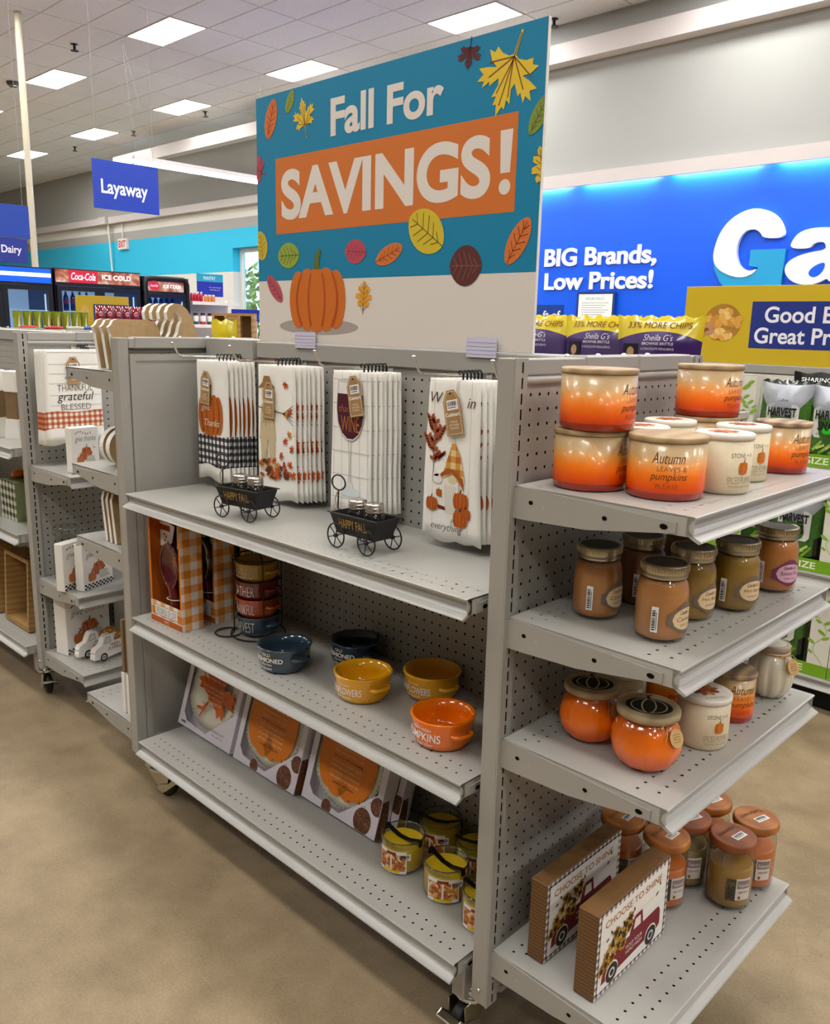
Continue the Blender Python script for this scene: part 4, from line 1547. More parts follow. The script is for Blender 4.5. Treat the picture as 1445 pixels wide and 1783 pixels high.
# ------------------------------------------------------------------ boxed plates on the bottom shelf
mat('carton_white', '#cfc9d2', rough=0.6)
mat('plate_white', '#d9d6c8', rough=0.15, coat=0.4)
def plate_box(label, x0, y0, kind, w=.272, d=.040):
    t = thing('plate_box', label, 'box', (x0, y0, ZL[2] + d * sin(rad(17))), 0, 'boxed giving plates')
    t.rotation_euler = (-rad(17), 0, 0)
    Hh = .276
    c = MB()
    th = .0015
    c.box(0, w, d - th, d, 0, Hh, 'carton_white')
    c.box(0, th, 0, d, 0, Hh, 'carton_white'); c.box(w - th, w, 0, d, 0, Hh, 'carton_white')
    c.box(th, w - th, 0, d, 0, th, 'carton_white'); c.box(th, w - th, 0, d, Hh - th, Hh, 'carton_white')
    fn = plane((0, 0, 0), (1, 0, 0), (0, 0, 1))
    # front panel with a cut-corner window
    a = .020
    win_ = [(a, a + .02), (a + .02, a), (w * .52, .012), (w - .020, .10), (w - .020, Hh - .05), (w - .05, Hh - .02), (a + .03, Hh - .02), (a, Hh - .05)]
    out = [(0, .02), (.02, 0), (w * .52, 0), (w, 0.10), (w, Hh - .05), (w - .05, Hh), (.03, Hh), (0, Hh - .05)]
    n = len(out)
    for i in range(n):
        j = (i + 1) % n
        c.prism([out[i], out[j], win_[j], win_[i]], 0, .0012, 'carton_white', fn)
    for tri in ([(0, 0), (.02, 0), (0, .02)], [(w * .52, 0), (w, 0), (w, .10)], [(w, Hh - .05), (w, Hh), (w - .05, Hh)], [(.03, Hh), (0, Hh), (0, Hh - .05)]):
        c.prism(tri, 0, .0012, 'carton_white', fn)
    c.build('carton', t)
    pl = MB()
    R = .122
    pf = plane((w * .47, d - .012, Hh * .52), (1, 0, 0), (0, 0, 1))
    pl.lathe([(0, .006), (R * .62, .005), (R * .72, .011), (R, .020), (R, .022), (R * .7, .014), (R * .6, .008), (0, .009)], 48, 'plate_white', fn=pf)
    ob = pl.build('plate', t)
    pr = MB()
    for k in range(60):
        q = k * 2 * pi / 60
        pr.poly(ell(R * .965 * cos(q), R * .965 * sin(q), .0028, .0018, 6, rot=q), ink('#8a9a5a'), .0225, pf)
    pz = .0240
    txt = '#e8c9a0'
    if kind == 'leaf':
        leaf(pr, pf, 'maple', .010, -.006, .225, -.5, '#c65a0c', '#b04a08', .95, pz)
        pr.poly(stroke([(-.010, -.045), (-.030, -.068), (-.060, -.072)], .009, .008), ink('#c65a0c'), pz, pf)
    else:
        for o, rr in ((-.052, .050), (.052, .050), (-.022, .058), (.022, .058)):
            pr.poly(ell(o, -.004, rr, .097 if abs(o) < .03 else .086, 24), ink('#d2740c'), pz + abs(o) * .001, pf)
        pr.poly([(.02, .078), (.028, .1), (.036, .098), (.032, .074)], ink('#2c2c1c'), pz + .0003, pf)
        leaf(pr, pf, 'oval', .038, .052, .034, .2, '#a8b54a', '#4a5a20', 1.1, pz + .0006)
        pr.text('Giving', .0, .048, None, .042, ink('#f2e6d0'), pf, pz + .0008, bold=.0, shear=.3)
        pr.text('The', .0, .066, .006, None, ink('#2c1c10'), pf, pz + .0008, bold=0)
        pr.text('PLATE', .0, .040, .006, None, ink('#2c1c10'), pf, pz + .0008, bold=0)
    rnd = random.Random(hash(kind) % 7)
    lines = ('This plate belongs to', 'anyone whomever it may be', 'They can use it for a gift', 'filled with love and blessing', 'from one to give again', 'Fill it up and pass it on', 'so family and friends', 'will share it to start the', 'chain of love')
    for k, s in enumerate(lines):
        v = (.028 if kind != 'leaf' else .045) - k * .0125
        pr.text(s, .003, v, .0068, min(.105, .006 * len(s)), ink('#2c1408' if k in (3, 8) else txt), pf, pz + .0008, bold=.0)
    pr.build('plate_print', ob)
    MB().poly([(a, a + .02), (a + .02, a), (w * .52, .012), (w - .02, .10), (w - .02, Hh - .05), (w - .05, Hh - .02), (a + .03, Hh - .02), (a, Hh - .05)], 'clear_wrap', -.001, fn).build('window_film', t)
    q = MB()
    fp = plane((0, -.0013, 0), (1, 0, 0), (0, 0, 1))
    q.poly([(.010, .0015), (w - .001, .0015), (w - .001, .098), (w * .54, .0105), (.010, .0105)], 'carton_white', .0002, fp)
    if kind == 'leaf':
        q.text('GIVING PLATE', .20, .030, .007, None, ink('#4a4444'), fp, .0004, bold=0)
        q.text('Share a sweet treat', .20, .020, .005, None, ink('#5a5454'), fp, .0004, bold=0)
        barcode(q, fp, .03, .012, .03, .012, .0004, False)
    else:
        for (u, v, rr) in ((w - .03, .022, .030), (.115, .006, .018)):
            q.poly(clip_u([(x_, max(.001, y_)) for x_, y_ in ell(u - .02, v + .004, rr, rr * 1.05, 20)], 0, w - .001), 'cookie_print', .0004, fp)
        q.poly(clip_u(ell(w - .012, .075, .022, .022, 20), 0, w - .001), 'cookie_print', .0006, fp)
        fs_ = plane((w + .0003, 0, 0), (0, 1, 0), (0, 0, 1))
        q2 = MB(); q2.poly([(0, .0), (d * .8, 0), (d * .75, .05), (d * .5, .095), (0, .09)], 'cookie_print', .0004, fs_)
        q2.poly([(0, .0), (d * .5, 0), (d * .7, .03), (d * .4, .05), (0, .05)], mat('cookie2', '#6a3a1c', rough=.6, vary=.4, vscale=90), .0008, fs_)
        for k in range(12):
            q.poly(ell(rnd.uniform(.16, .25), rnd.uniform(.05, .085), .002, .0016, 6), ink('#3a2014'), .0005, fp)
    q.build('carton_print', t)
    if kind != 'leaf':
        q2.build('side_print', t)
    return t

plate_box('white window box with orange leaf plate at the shelf left end', -1.288, .104, 'leaf')
plate_box('white window box with orange pumpkin plate between two others', -.998, .104, 'pumpkin')
plate_box('white window box with orange pumpkin plate beside the yellow candles', -.712, .118, 'pumpkin')
plate_box('white plate box directly behind the rightmost window box', -.690, .1625, 'pumpkin', d=.034)

# ------------------------------------------------------------------ yellow jar candles
mat('wax_yellow', '#d8ae1c', rough=0.35, coat=0.3)
mat('wax_yellow_top', '#e4c022', rough=0.4)
def yellow_candle(label, x, y, la, ra):
    t = thing('jar_candle', label, 'candle', (x, y, ZL[2]), 0, 'yellow jar candles')
    R, h = .0495, .0755
    MB().lathe([(0, .0), (R * .9, 0), (R, .006), (R, h - .002), (R - .0005, h), (R - .003, h), (R - .0032, .059)], 36, 'glass').build('jar', t)
    MB().tube([((R - .0015) * cos(a), (R - .0015) * sin(a), h - .0008) for a in [i * 2 * pi / 36 for i in range(36)]], .0014, mat('glass_rim', '#4e4a38', rough=.06, coat=.8), 6, True).build('rim', t)
    MB().lathe([(0, .004), (R - .006, .004), (R - .0028, .009), (R - .0028, .0575), (R - .005, .058), (.01, .0565), (0, .0565)], 36, ['wax_yellow'] * 3 + ['wax_yellow_top'] * 3).build('wax', t)
    p = MB()
    fn = wrap(R + .0004, la)
    p.poly_wrap = None
    def patch(u0, u1, v0, v1, m, w):
        k = max(1, int((u1 - u0) / .006))
        for i in range(k):
            a, b = u0 + (u1 - u0) * i / k, u0 + (u1 - u0) * (i + 1) / k
            p.poly(rect(a, b, v0, v1), m, w, fn)
    patch(-.036, .036, .004, .058, 'paper', .0)
    patch(-.033, -.002, .011, .050, 'pastry_print', .0004)
    patch(.002, .033, .011, .050, 'pastry_print', .0004)
    patch(-.020, .020, .006, .012, ink('#e0c41c'), .0008)
    patch(-.012, .012, .049, .056, ink('#8a3a14'), .0008)
    p.build('label', t)
    s = MB()
    barcode(s, wrap(R + .0012, la + .62), 0, .045, .028, .016, .0004, True, 3)
    s.build('barcode_sticker', t)
    rb = MB()
    c, sn = cos(ra), sin(ra)
    path = [(-R - .0020, .062), (-R - .0020, h + .0022), (-R * .6, h - .006), (-R * .2, h - .011), (R * .3, h - .010), (R * .75, h - .003), (R + .0020, h + .0022), (R + .0020, .062)]
    for i in range(len(path) - 1):
        (a, za), (b, zb) = path[i], path[i + 1]
        rb.add([(a, -.006, za), (a, .006, za), (b, .006, zb), (b, -.006, zb), (a, -.006, za - .0006), (a, .006, za - .0006), (b, .006, zb - .0006), (b, -.006, zb - .0006)],
               [(0, 3, 2, 1), (4, 5, 6, 7), (0, 1, 5, 4), (2, 3, 7, 6), (0, 4, 7, 3), (1, 2, 6, 5)], 'black_plastic', fn=lambda X, Y, Z: (X * c - Y * sn, X * sn + Y * c, Z))
    rb.build('ribbon', t)
    return t
for lab, x, y, la, ra in (('yellow jar candle touching the cookie print box at front', -.349, .122, -.55, .05),
                          ('yellow jar candle with pastry label facing forward, second in front row', -.217, .121, -.12, -.08),
                          ('yellow jar candle in the rear row behind the front two', -.332, .228, -.5, .5),
                          ('yellow jar candle at the rear half hidden by the upright', -.218, .228, -.3, .7),
                          ('yellow jar candle at the front half hidden by the upright', -.096, .108, -.35, .2)):
    yellow_candle(lab, x, y, face(x, y) + la, ra)

# ------------------------------------------------------------------ end shelf 1: ombre and stone candles
ramp_mat('ombre', [(0.0, '#cc3a02'), (0.15, '#e85404'), (0.40, '#f07808'), (0.58, '#dc9038'), (0.76, '#bf9c6a'), (1.0, '#b59a74')], 'Z', 0.32, 0.25, 0.010, 0.088)
mat('glass_base', '#a02200', rough=0.1, coat=0.5)
wood_mat('wood_lid', '#ac9168', '#957a54', 7, 'X', 0.5, 9.0)
wood_mat('wood_lid_dark', '#77604c', '#b39872', 9, 'X', 0.5, 7.0)
mat('stone_cream', '#d2c3a4', rough=0.45, vary=0.03, vscale=200)
mat('white_lid', '#ded6ca', rough=0.5)

def curve_patch(p, fn, u0, u1, v0, v1, m, w, step=.006):
    k = max(1, int(abs(u1 - u0) / step))
    for i in range(k):
        p.poly(rect(u0 + (u1 - u0) * i / k, u0 + (u1 - u0) * (i + 1) / k, v0, v1), m, w, fn)

def ombre_candle(label, x, y, z, ta, R=.0602, h=.088, lid='wood_lid'):
    t = thing('ombre_candle', label, 'candle', (x, y, z), 0, 'orange ombre candles')
    MB().lathe([(0, .0), (R * .93, 0), (R * .985, .003), (R, .012), (R, h), (R - .004, h), (0, h - .002)], 48,
               ['glass_base', 'glass_base', 'glass_base', 'ombre', 'ombre', 'ombre']).build('jar', t)
    l = MB().lathe([(R - .002, h), (R + .0012, h + .0008), (R + .0016, h + .0015), (R + .0016, h + .0075), (R, h + .009), (0, h + .009)], 48, lid)
    l.build('lid', t)
    p = MB()
    fn = wrap(R + .0004, ta)
    dk = ink('#4a3826')
    p.text('Autumn', -.004, .058, .017, .050, dk, fn, .0003, bold=-.01, shear=.3)
    p.text('LEAVES &', .002, .046, .0075, None, ink('#7a5a3a'), fn, .0003, bold=-.015)
    p.text('pumpkins', -.002, .029, .015, .056, dk, fn, .0003, bold=-.005, shear=.3)
    p.text('PLEASE', -.004, .019, .0075, None, ink('#7a4a2a'), fn, .0003, bold=-.015)
    p.build('lettering', t)
    return t

def stone_candle(label, x, y, z, ta, R=.0458, h=.086):
    t = thing('stone_candle', label, 'candle', (x, y, z), 0, 'cream stone candles')
    MB().lathe([(0, 0), (R * .94, 0), (R * .985, .004), (R, .012), (R, h), (R - .003, h), (0, h - .002)], 40, 'stone_cream').build('jar', t)
    l = MB().lathe([(R - .002, h), (R + .0012, h + .001), (R + .0012, h + .009), (R - .001, h + .0105), (0, h + .0105)], 40, 'white_lid').build('lid', t)
    p = MB()
    fl = plane((0, 0, h + .0106), (cos(ta + pi / 2), sin(ta + pi / 2), 0), (-cos(ta), -sin(ta), 0))
    for k in range(9):
        a = k * 2 * pi / 9
        leaf(p, fl, 'oval', .016 * cos(a), .003 + .014 * sin(a), .022, a - pi / 2, ('#b0643c', '#c98a58', '#8a4a38')[k % 3], '#7a3a28', 1, .0003 + k * .00002, veins=3)
    p.poly(ell(0, .003, .011, .009, 14), ink('#b85a34'), .0008, fl)
    p.text('PUMPKIN', .0, -.034, .006, None, ink('#6a5a4a'), fl, .0004, bold=-.01)
    p.build('lid_print', l)
    p = MB()
    fn = wrap(R + .0004, ta)
    p.text('STONE + H', 0, .060, .007, .040, ink('#5a4636'), fn, .0003, bold=-.01)
    pumpkin(p, fn, .003, .043, .018, .021, '#d98030', '#a83c14', '#4a3a20', .0003, .3)
    p.text('SPICED PUMPKIN', .002, .018, .011, .052, ink('#7a6a58'), fn, .0003, bold=-.02)
    p.text('SCENTED SOY CANDLE', .002, .012, .003, .046, ink('#8a7a68'), fn, .0003, bold=-.01)
    p.build('lettering', t)
    return t

z = ZE[0]
ombre_candle('lower orange ombre candle of the stack beside the upright', .085, .100, z, face(.085, .1) + 1.25)
ombre_candle('upper orange ombre candle of the stack beside the upright', .095, .096, z + .0975, face(.095, .096) + 1.15)
ombre_candle('orange ombre candle with dark script facing forward at the shelf front corner', .206, .130, z, face(.206, .13) + .12, lid='wood_lid')
ombre_candle('orange ombre candle under the raised one by the rear of the top end shelf', .099, .484, z, face(.1, .48) + .9)
ombre_candle('raised orange ombre candle at the back of the top end shelf', .099, .482, z + .0975, face(.1, .48) + .98)
ombre_candle('orange ombre candle with dark striped lid at the right end of the shelf', .229, .535, z, face(.23, .535) + .98, .0490, .086, 'wood_lid_dark')
stone_candle('cream stone candle next to the front ombre candle on the top end shelf', .246, .243, z, face(.246, .243) + .72)
stone_candle('cream stone candle between its twin and the right end ombre candle', .216, .385, z, face(.216, .39) + .75)
stone_candle('cream stone candle in the back row before the raised ombre candle', .092, .352, z, face(.09, .35) + .9)
stone_candle('cream stone candle in the back row beside the stacked ombre pair', .112, .213, z, face(.11, .21) + .9)

# ------------------------------------------------------------------ end shelf 2: mason jar candles
mat('wax_caramel', '#b87c40', rough=0.5, vary=.06, vscale=25)
mat('wax_brown', '#8a5424', rough=0.5, vary=.06, vscale=25)
mat('wax_olive', '#98761a', rough=0.5, vary=.06, vscale=25)
mat('wax_banana', '#c07a34', rough=0.5, vary=.06, vscale=25)
def mason_jar(label, x, y, z, wax, name, lc, ta, R=.0418, oval='#e0c49a'):
    t = thing('mason_jar_candle', label, 'candle', (x, y, z), 0, 'mason jar candles')
    MB().lathe([(0, .002), (R * .80, .0), (R * .93, .003), (R * .98, .010), (R, .018), (R, .076), (R * .985, .086), (R * .92, .096), (R * .82, .102), (R * .80, .107)], 40, 'glass_jar').build('jar', t)
    q = R - .0018
    MB().lathe([(0, .005), (q * .80, .004), (q * .93, .007), (q * .98, .013), (q, .020), (q, .076), (q * .985, .086), (q * .92, .095), (q * .84, .100), (0, .101)], 36, wax).build('wax', t)
    l = MB().lathe([(R * .83, .103), (R * .87, .104), (R * .88, .109), (R * .84, .1105), (R * .885, .112), (R * .90, .114), (R * .90, .124), (R * .885, .1255), (R * .80, .1262), (R * .78, .1250), (0, .1250)], 44,
                   ['tin'] * 9 + ['lid_dark'])
    for k in range(44):
        a = 2 * pi * (k + .5) / 44
        l.tube([(R * .905 * cos(a), R * .905 * sin(a), .1145), (R * .905 * cos(a), R * .905 * sin(a), .1235)], .0007, 'tin', 4)
    l.build('lid', t)
    p = MB()
    fn = wrap(R + .0004, ta)
    n = 18
    for i in range(n):
        u0, u1 = -.036 + .072 * i / n, -.036 + .072 * (i + 1) / n
        e0 = .058 + .010 * cos(u0 / .036 * pi * .9); e1 = .058 + .010 * cos(u1 / .036 * pi * .9)
        b0 = .024 - .008 * cos(u0 / .036 * pi * .9); b1 = .024 - .008 * cos(u1 / .036 * pi * .9)
        p.poly([(u0, b0), (u1, b1), (u1, e1), (u0, e0)], ink(lc), .0, fn)
        ov = lambda u: .018 * max(0, 1 - (u / .028) ** 2) ** .5
        if abs(u0) < .028 or abs(u1) < .028:
            p.poly([(u0, .041 - ov(u0)), (u1, .041 - ov(u1)), (u1, .041 + ov(u1)), (u0, .041 + ov(u0))], ink(oval), .0004, fn)
    p.text('Candle Co.', 0, .049, .006, .030, ink('#3a2a1c'), fn, .0008, bold=.0, shear=.2)
    p.text(name, 0, .038, .007, .040, ink('#3a2416'), fn, .0008, bold=-.01, shear=.2)
    p.text('SCENTED CANDLE', 0, .030, .003, .026, ink('#5a4432'), fn, .0008, bold=0)
    p.build('label', t)
    s = MB()
    fb = wrap(R + .0008, ta - .055 / R)
    f2 = lambda u, v, w: fb(-v + .0, u + .040, w)
    barcode(s, f2, 0, .0, .042, .011, .0003, True, 5)
    s.build('barcode_sticker', t)
    return t
z = ZE[1]
TAU = '#77675a'
for lab, x, y, wax, nm, lc, d in (
        ('caramel brown mason jar candle nearest the upright on its shelf', .093, .137, 'wax_caramel', 'Caramel', TAU, 1.05),
        ('caramel brown mason jar candle nearest the front edge, its lid lowest in view', .224, .121, 'wax_caramel', 'Caramel', TAU, 1.1),
        ('dark brown mason jar candle in the back row behind the caramel pair', .107, .262, 'wax_brown', 'Maple', TAU, 1.15),
        ('olive gold mason jar candle directly behind the front caramel jar', .208, .252, 'wax_olive', 'Hot Apple', TAU, 1.0),
        ('olive gold mason jar candle in the middle of the shelf front row', .239, .360, 'wax_olive', 'Hot Apple', TAU, .9),
        ('brown mason jar candle with plum label at the right end', .243, .530, 'wax_banana', 'Banana Nut', '#7a3a56', .78),
        ('dark brown mason jar candle at the back near the plum label jar', .110, .420, 'wax_brown', 'Maple', TAU, 1.0)):
    mason_jar(lab, x, y, z, wax, nm, lc, face(x, y) + d, oval='#d9a8c0' if lc != TAU else '#e0c49a')

# ------------------------------------------------------------------ end shelf 3: pumpkin jars
ramp_mat('pumpkin_orange', [(0.0, '#e05000'), (0.5, '#f27200'), (0.8, '#e86c08'), (1.0, '#cc5c10')], 'Z', 0.14, 0.6, 0.0, 0.085)
mat('pumpkin_white', '#cfc9b4', rough=0.15, coat=0.8, vary=0.06, vscale=40)
wood_mat('lid_pale', '#b8a682', '#a6926e', 7, 'X', 0.55, 8.0)
def pumpkin_jar(label, x, y, z, R, h, m, lidm, ta, black=True, ribs=10, rib=.03, tagside=.75):
    t = thing('pumpkin_jar', label, 'candle', (x, y, z), 0, 'pumpkin shaped candle jars')
    lob = (lambda a, zz: 1 - rib * abs(sin(a * ribs / 2)) ** 3 * (1 if .006 < zz < h * .74 else .2)) if False else (lambda a, zz: 1 - rib * (1 - abs(sin(a * ribs / 2))) ** 2 * min(1, max(0, (h * .80 - zz) / (h * .2))))
    P = [(0, .001), (R * .52, .0), (R * .66, .003), (R * .84, h * .12), (R * .96, h * .26), (R, h * .40), (R * .97, h * .55), (R * .88, h * .68), (R * .76, h * .765), (R * .70, h * .80), (R * .70, h * .86), (0, h * .86)]
    MB().lathe(P, 60, m, lobes=lob).build('jar', t)
    L = R * (.88 if black else .72)
    l = MB().lathe([(L * .9, h * .86), (L, h * .865), (L, h * .95), (L * .97, h * .97), (0, h * .97)], 40, lidm).build('lid', t)
    p = MB()
    fl = plane((0, 0, h * .9705), (cos(ta + pi / 2), sin(ta + pi / 2), 0), (-cos(ta), -sin(ta), 0))
    if black:
        bl, cr = ink('#1a1512'), ink('#cdbb98')
        p.poly(ell(0, -.002, L * .74, L * .60, 30), bl, .0003, fl)
        for rx in (.56, .22):
            pts = ell(0, -.002, L * rx, L * .52, 24)
            for i in range(24):
                p.poly(stroke([pts[i], pts[(i + 1) % 24]], .0022), cr, .0005, fl)
        p.poly(stroke([(0, L * .5), (-.004, L * .72), (.004, L * .82)], .006, .003), bl, .0004, fl)
    else:
        p.poly(ell(0, 0, L * .75, L * .75, 24), ink('#d8d2c4'), .0003, fl)
    p.build('lid_print', l)
    rg = MB()
    rg.tube([(R * .715 * cos(a), R * .715 * sin(a), h * .83) for a in [i * 2 * pi / 30 for i in range(30)]], .0016, 'twine', 6, True)
    b = ta + tagside
    c = Vector((R * .74 * cos(b), R * .74 * sin(b), h * .82))
    d = Vector((cos(b), sin(b), 0)); s = Vector((-sin(b), cos(b), 0))
    for k in (-1, 1):
        rg.tube([c, c + d * .006 + s * .012 * k + Vector((0, 0, .004)), c + d * .009 + s * .020 * k + Vector((0, 0, -.004 if k > 0 else .002))], .0012, 'twine', 5)
        rg.tube([c, c + d * .010 + s * .006 * k + Vector((0, 0, -.010)), c + d * .016 + s * (.010 * k - .004) + Vector((0, 0, -.020))], .0010, 'twine', 5)
    rg.build('twine_bow', t)
    tg = MB()
    o = c + d * .014 + Vector((0, 0, -.018)) + s * .010
    tn = (d * .9 + Vector((0, 0, .35))).normalized()
    ft = plane(o, s, tn.cross(s))
    tg.prism(ell(0, 0, .0135, .0155, 18), 0, .0012, mat('tag_kraft', '#c8a46c', rough=.8), ft)
    for k in range(4):
        tg.poly(stroke([(-.007, .006 - k * .004), (.007, .006 - k * .004)], .0010), ink('#8a6a40'), .0016, ft)
    tg.build('hang_tag', t)
    return t
z = ZE[2]
pumpkin_jar('orange pumpkin jar with black pumpkin lid nearest the upright', .100, .134, z, .0560, .104, 'pumpkin_orange', 'lid_pale', face(.1, .13))
pumpkin_jar('orange pumpkin jar with black pumpkin lid at the shelf front edge', .219, .118, z, .0590, .106, 'pumpkin_orange', 'lid_pale', face(.22, .118))
pumpkin_jar('white ribbed pumpkin jar with round tag at the shelf right end', .251, .555, z, .0450, .112, 'pumpkin_white', mat('lid_beige', '#a89684', rough=.5), face(.25, .55), False, 10, .10)
stone_candle('cream stone candle beside the front orange pumpkin jar', .247, .266, z, face(.247, .266) + .62, .0455, .083)
stone_candle('cream stone candle behind the orange pumpkin jars', .085, .250, z, face(.085, .25) + .8, .0455, .083)
ombre_candle('small orange ombre candle left of the white pumpkin jar', .243, .402, z, face(.243, .4) + .6, .0375, .086, 'wood_lid_dark')
ombre_candle('small orange ombre candle in shade behind the middle stone candle', .135, .345, z, face(.135, .345) + .9, .0375, .080, 'wood_lid')

# ------------------------------------------------------------------ end shelf 4: wooden signs and wood lid jars
wood_mat('rough_wood', '#74522a', '#583c1c', 42, 'Z', 0.75, 2.6)
check_mat('check_brown', '#3a2c2a', '#8a807c', '#e4dfd8', 0.0145, ('Y', 'Z'))
def wood_sign(label, x0, y0, L, h, th, z, rz=0.0):
    t = thing('wooden_block_sign', label, 'sign', (x0, y0, z), rz, 'wooden truck signs')
    MB().box(0, th, 0, L, 0, h, 'rough_wood', ch=.0025).build('block', t)
    p = MB()
    fn = plane((th + .0003, 0, 0), (0, 1, 0), (0, 0, 1))
    p.poly(rect(.002, L - .002, .002, h - .002), 'check_brown', .0003, fn)
    p.poly(rect(.011, L - .011, .011, h - .011), ink('#e8e4de'), .0006, fn)
    for k in range(1, 6):
        v = .011 + (h - .022) * k / 6
        p.poly(rect(.011, L - .011, v, v + .0006), ink('#bdb6ae'), .0008, fn)
    p.text('CHOOSE TO SHINE', L / 2 - .004, h - .037, .014, L * .78, ink('#a86a20'), fn, .001, bold=.008)
    red, dk = ink('#7a1c28'), ink('#2c2420')
    body = [(.022, .030), (.026, .066), (.100, .074), (.112, .074), (.118, .100), (.128, .108), (.152, .108), (.158, .078), (.215, .080), (.222, .070), (.224, .040), (.216, .034), (.020, .024)]
    s = L / .25
    sc = lambda pts: [(a * s, b) for a, b in pts]
    p.poly(sc(body), red, .001, fn)
    p.poly(sc([(.124, .080), (.128, .100), (.146, .100), (.149, .080)]), ink('#e8e0d4'), .0013, fn)
    for u in (.055, .190):
        p.poly(ell(u * s, .034, .021, .021, 22), ink('#e8e4de'), .0012, fn)
        p.poly(ell(u * s, .032, .0195, .0195, 22), dk, .0014, fn)
        p.poly(ell(u * s, .032, .010, .010, 18), ink('#d8d2ca'), .0016, fn)
        p.poly(ell(u * s, .032, .0065, .0065, 16), dk, .0018, fn)
    p.text('HOLD YOUR', .128 * s, .052, .0075, .056 * s, ink('#f0e6dc'), fn, .0016, bold=0)
    p.text('HEAD HIGH', .128 * s, .041, .0075, .056 * s, ink('#f0e6dc'), fn, .0016, bold=0)
    rnd = random.Random(2)
    k = 0
    for u, v in ((.018, .055), (.034, .078), (.052, .066), (.050, .092), (.070, .080), (.072, .102), (.088, .090), (.092, .110), (.106, .098), (.108, .116), (.060, .110), (.085, .073), (.030, .062)):
        k += 1
        for i in range(11):
            a = i * 2 * pi / 11 + rnd.random()
            leaf(p, fn, 'oval', u * s + .008 * cos(a), v + .008 * sin(a), .009, a - pi / 2, '#c8941c', '#a87418', .9, .002 + k * .00006, veins=0)
        p.poly(ell(u * s, v, .0058, .0058, 12), ink('#3a2412'), .0023 + k * .00006, fn)
    for u, v, r_ in ((.214, .130, .4), (.205, .112, 2.2), (.122, .124, .3), (.034, .108, 2.0), (.046, .118, .6)):
        leaf(p, fn, 'oval', u * s, v, .010, r_, '#5a4a30', '#3a2c1c', .9, .001, veins=0)
    p.build('print', t)
    return t
z = ZE[3]
wood_sign('wooden block sign with red sunflower truck standing at the shelf front', .164, .034, .252, .172, .041, z)
wood_sign('wooden block sign with red sunflower truck standing behind, nearer the pegboard', .054, .046, .256, .166, .036, z, .0)
wood_mat('wood_amber', '#b4702c', '#985620', 5, 'Y', 0.45, 10.0)
wood_mat('wood_red', '#965026', '#7c3e1a', 5, 'Y', 0.45, 10.0)
mat('wax_orange', '#c86a24', rough=0.35); mat('wax_tan', '#a67a34', rough=0.35); mat('wax_grey', '#8a7448', rough=0.35)
noise_print('bark_print', ['#1c1812', '#3a3226', '#7a6a4a'], 120)
def lid_jar(label, x, y, z, wax, lid, ta, R=.0452):
    t = thing('wood_lid_jar_candle', label, 'candle', (x, y, z), 0, 'wood lid jar candles')
    MB().lathe([(0, .001), (R * .82, .0), (R * .96, .005), (R, .014), (R, .104), (R * .97, .114), (R * .86, .122), (R * .84, .130)], 40, 'glass').build('jar', t)
    MB().lathe([(0, .006), (R * .80, .006), (R * .94, .012), (R * .955, .018), (R * .955, .090), (R * .90, .0915), (0, .089)], 36, wax).build('wax', t)
    l = MB().lathe([(0, .124), (R * .80, .124), (R * .82, .131), (R * .99, .132), (R * 1.03, .1345), (R * 1.04, .139), (R * 1.03, .1450), (R * 1.00, .1478), (R * .97, .1486), (0, .1488)], 40, lid)
    l = l.build('lid', t)
    p = MB()
    fl = plane((0, 0, .1492), (cos(ta + pi / 2 + .5), sin(ta + pi / 2 + .5), 0), (-cos(ta + .5), -sin(ta + .5), 0))
    p.text('Timberwick', 0, .020, .012, .062, ink('#3a1c0c'), fl, .0003, bold=-.01, shear=.2, rot=pi)
    p.build('lettering', l)
    s = MB()
    barcode(s, fl, .004, -.010, .034, .016, .0004, True, 8)
    s.build('barcode_sticker', l)
    q = MB()
    fn = wrap(R + .0005, ta)
    curve_patch(q, fn, -.028, -.008, .028, .076, 'bark_print', .0)
    curve_patch(q, fn, -.010, .022, .030, .078, ink('#cfc6c0'), .0004)
    curve_patch(q, fn, -.008, .020, .056, .074, ink('#8a7a78'), .0007)
    q.text('Timberwick', .006, .060, .007, .024, ink('#e8e0dc'), fn, .0011, bold=0, shear=.2)
    q.text('AMBER WOODS', .006, .046, .004, .022, ink('#4a3a34'), fn, .0011, bold=0)
    q.poly(ell(-.002, .036, .003, .004, 10), ink('#8a6a1c'), .0009, fn)
    q.build('label', t)
    return t
for lab, x, y, wax, lid, d in (
        ('tan wood lid jar candle nearest the shelf front corner', .246, .476, 'wax_tan', 'wood_red', .55),
        ('orange wood lid jar candle at the right end of the bottom end shelf', .252, .5725, 'wax_orange', 'wood_amber', .45),
        ('orange wood lid jar candle between the wooden signs and the tan jar', .150, .378, 'wax_orange', 'wood_amber', .6),
        ('grey brown wood lid jar candle with dark lid in the middle row', .150, .474, 'wax_grey', 'wood_red', .3),
        ('orange wood lid jar candle against the pegboard behind the wooden signs', .053, .372, 'wax_orange', 'wood_amber', .6),
        ('orange wood lid jar candle farthest back, its lid just below the shelf above', .150, .5715, 'wax_orange', 'wood_amber', .4)):
    lid_jar(lab, x, y, z, wax, lid, face(x, y) + d)

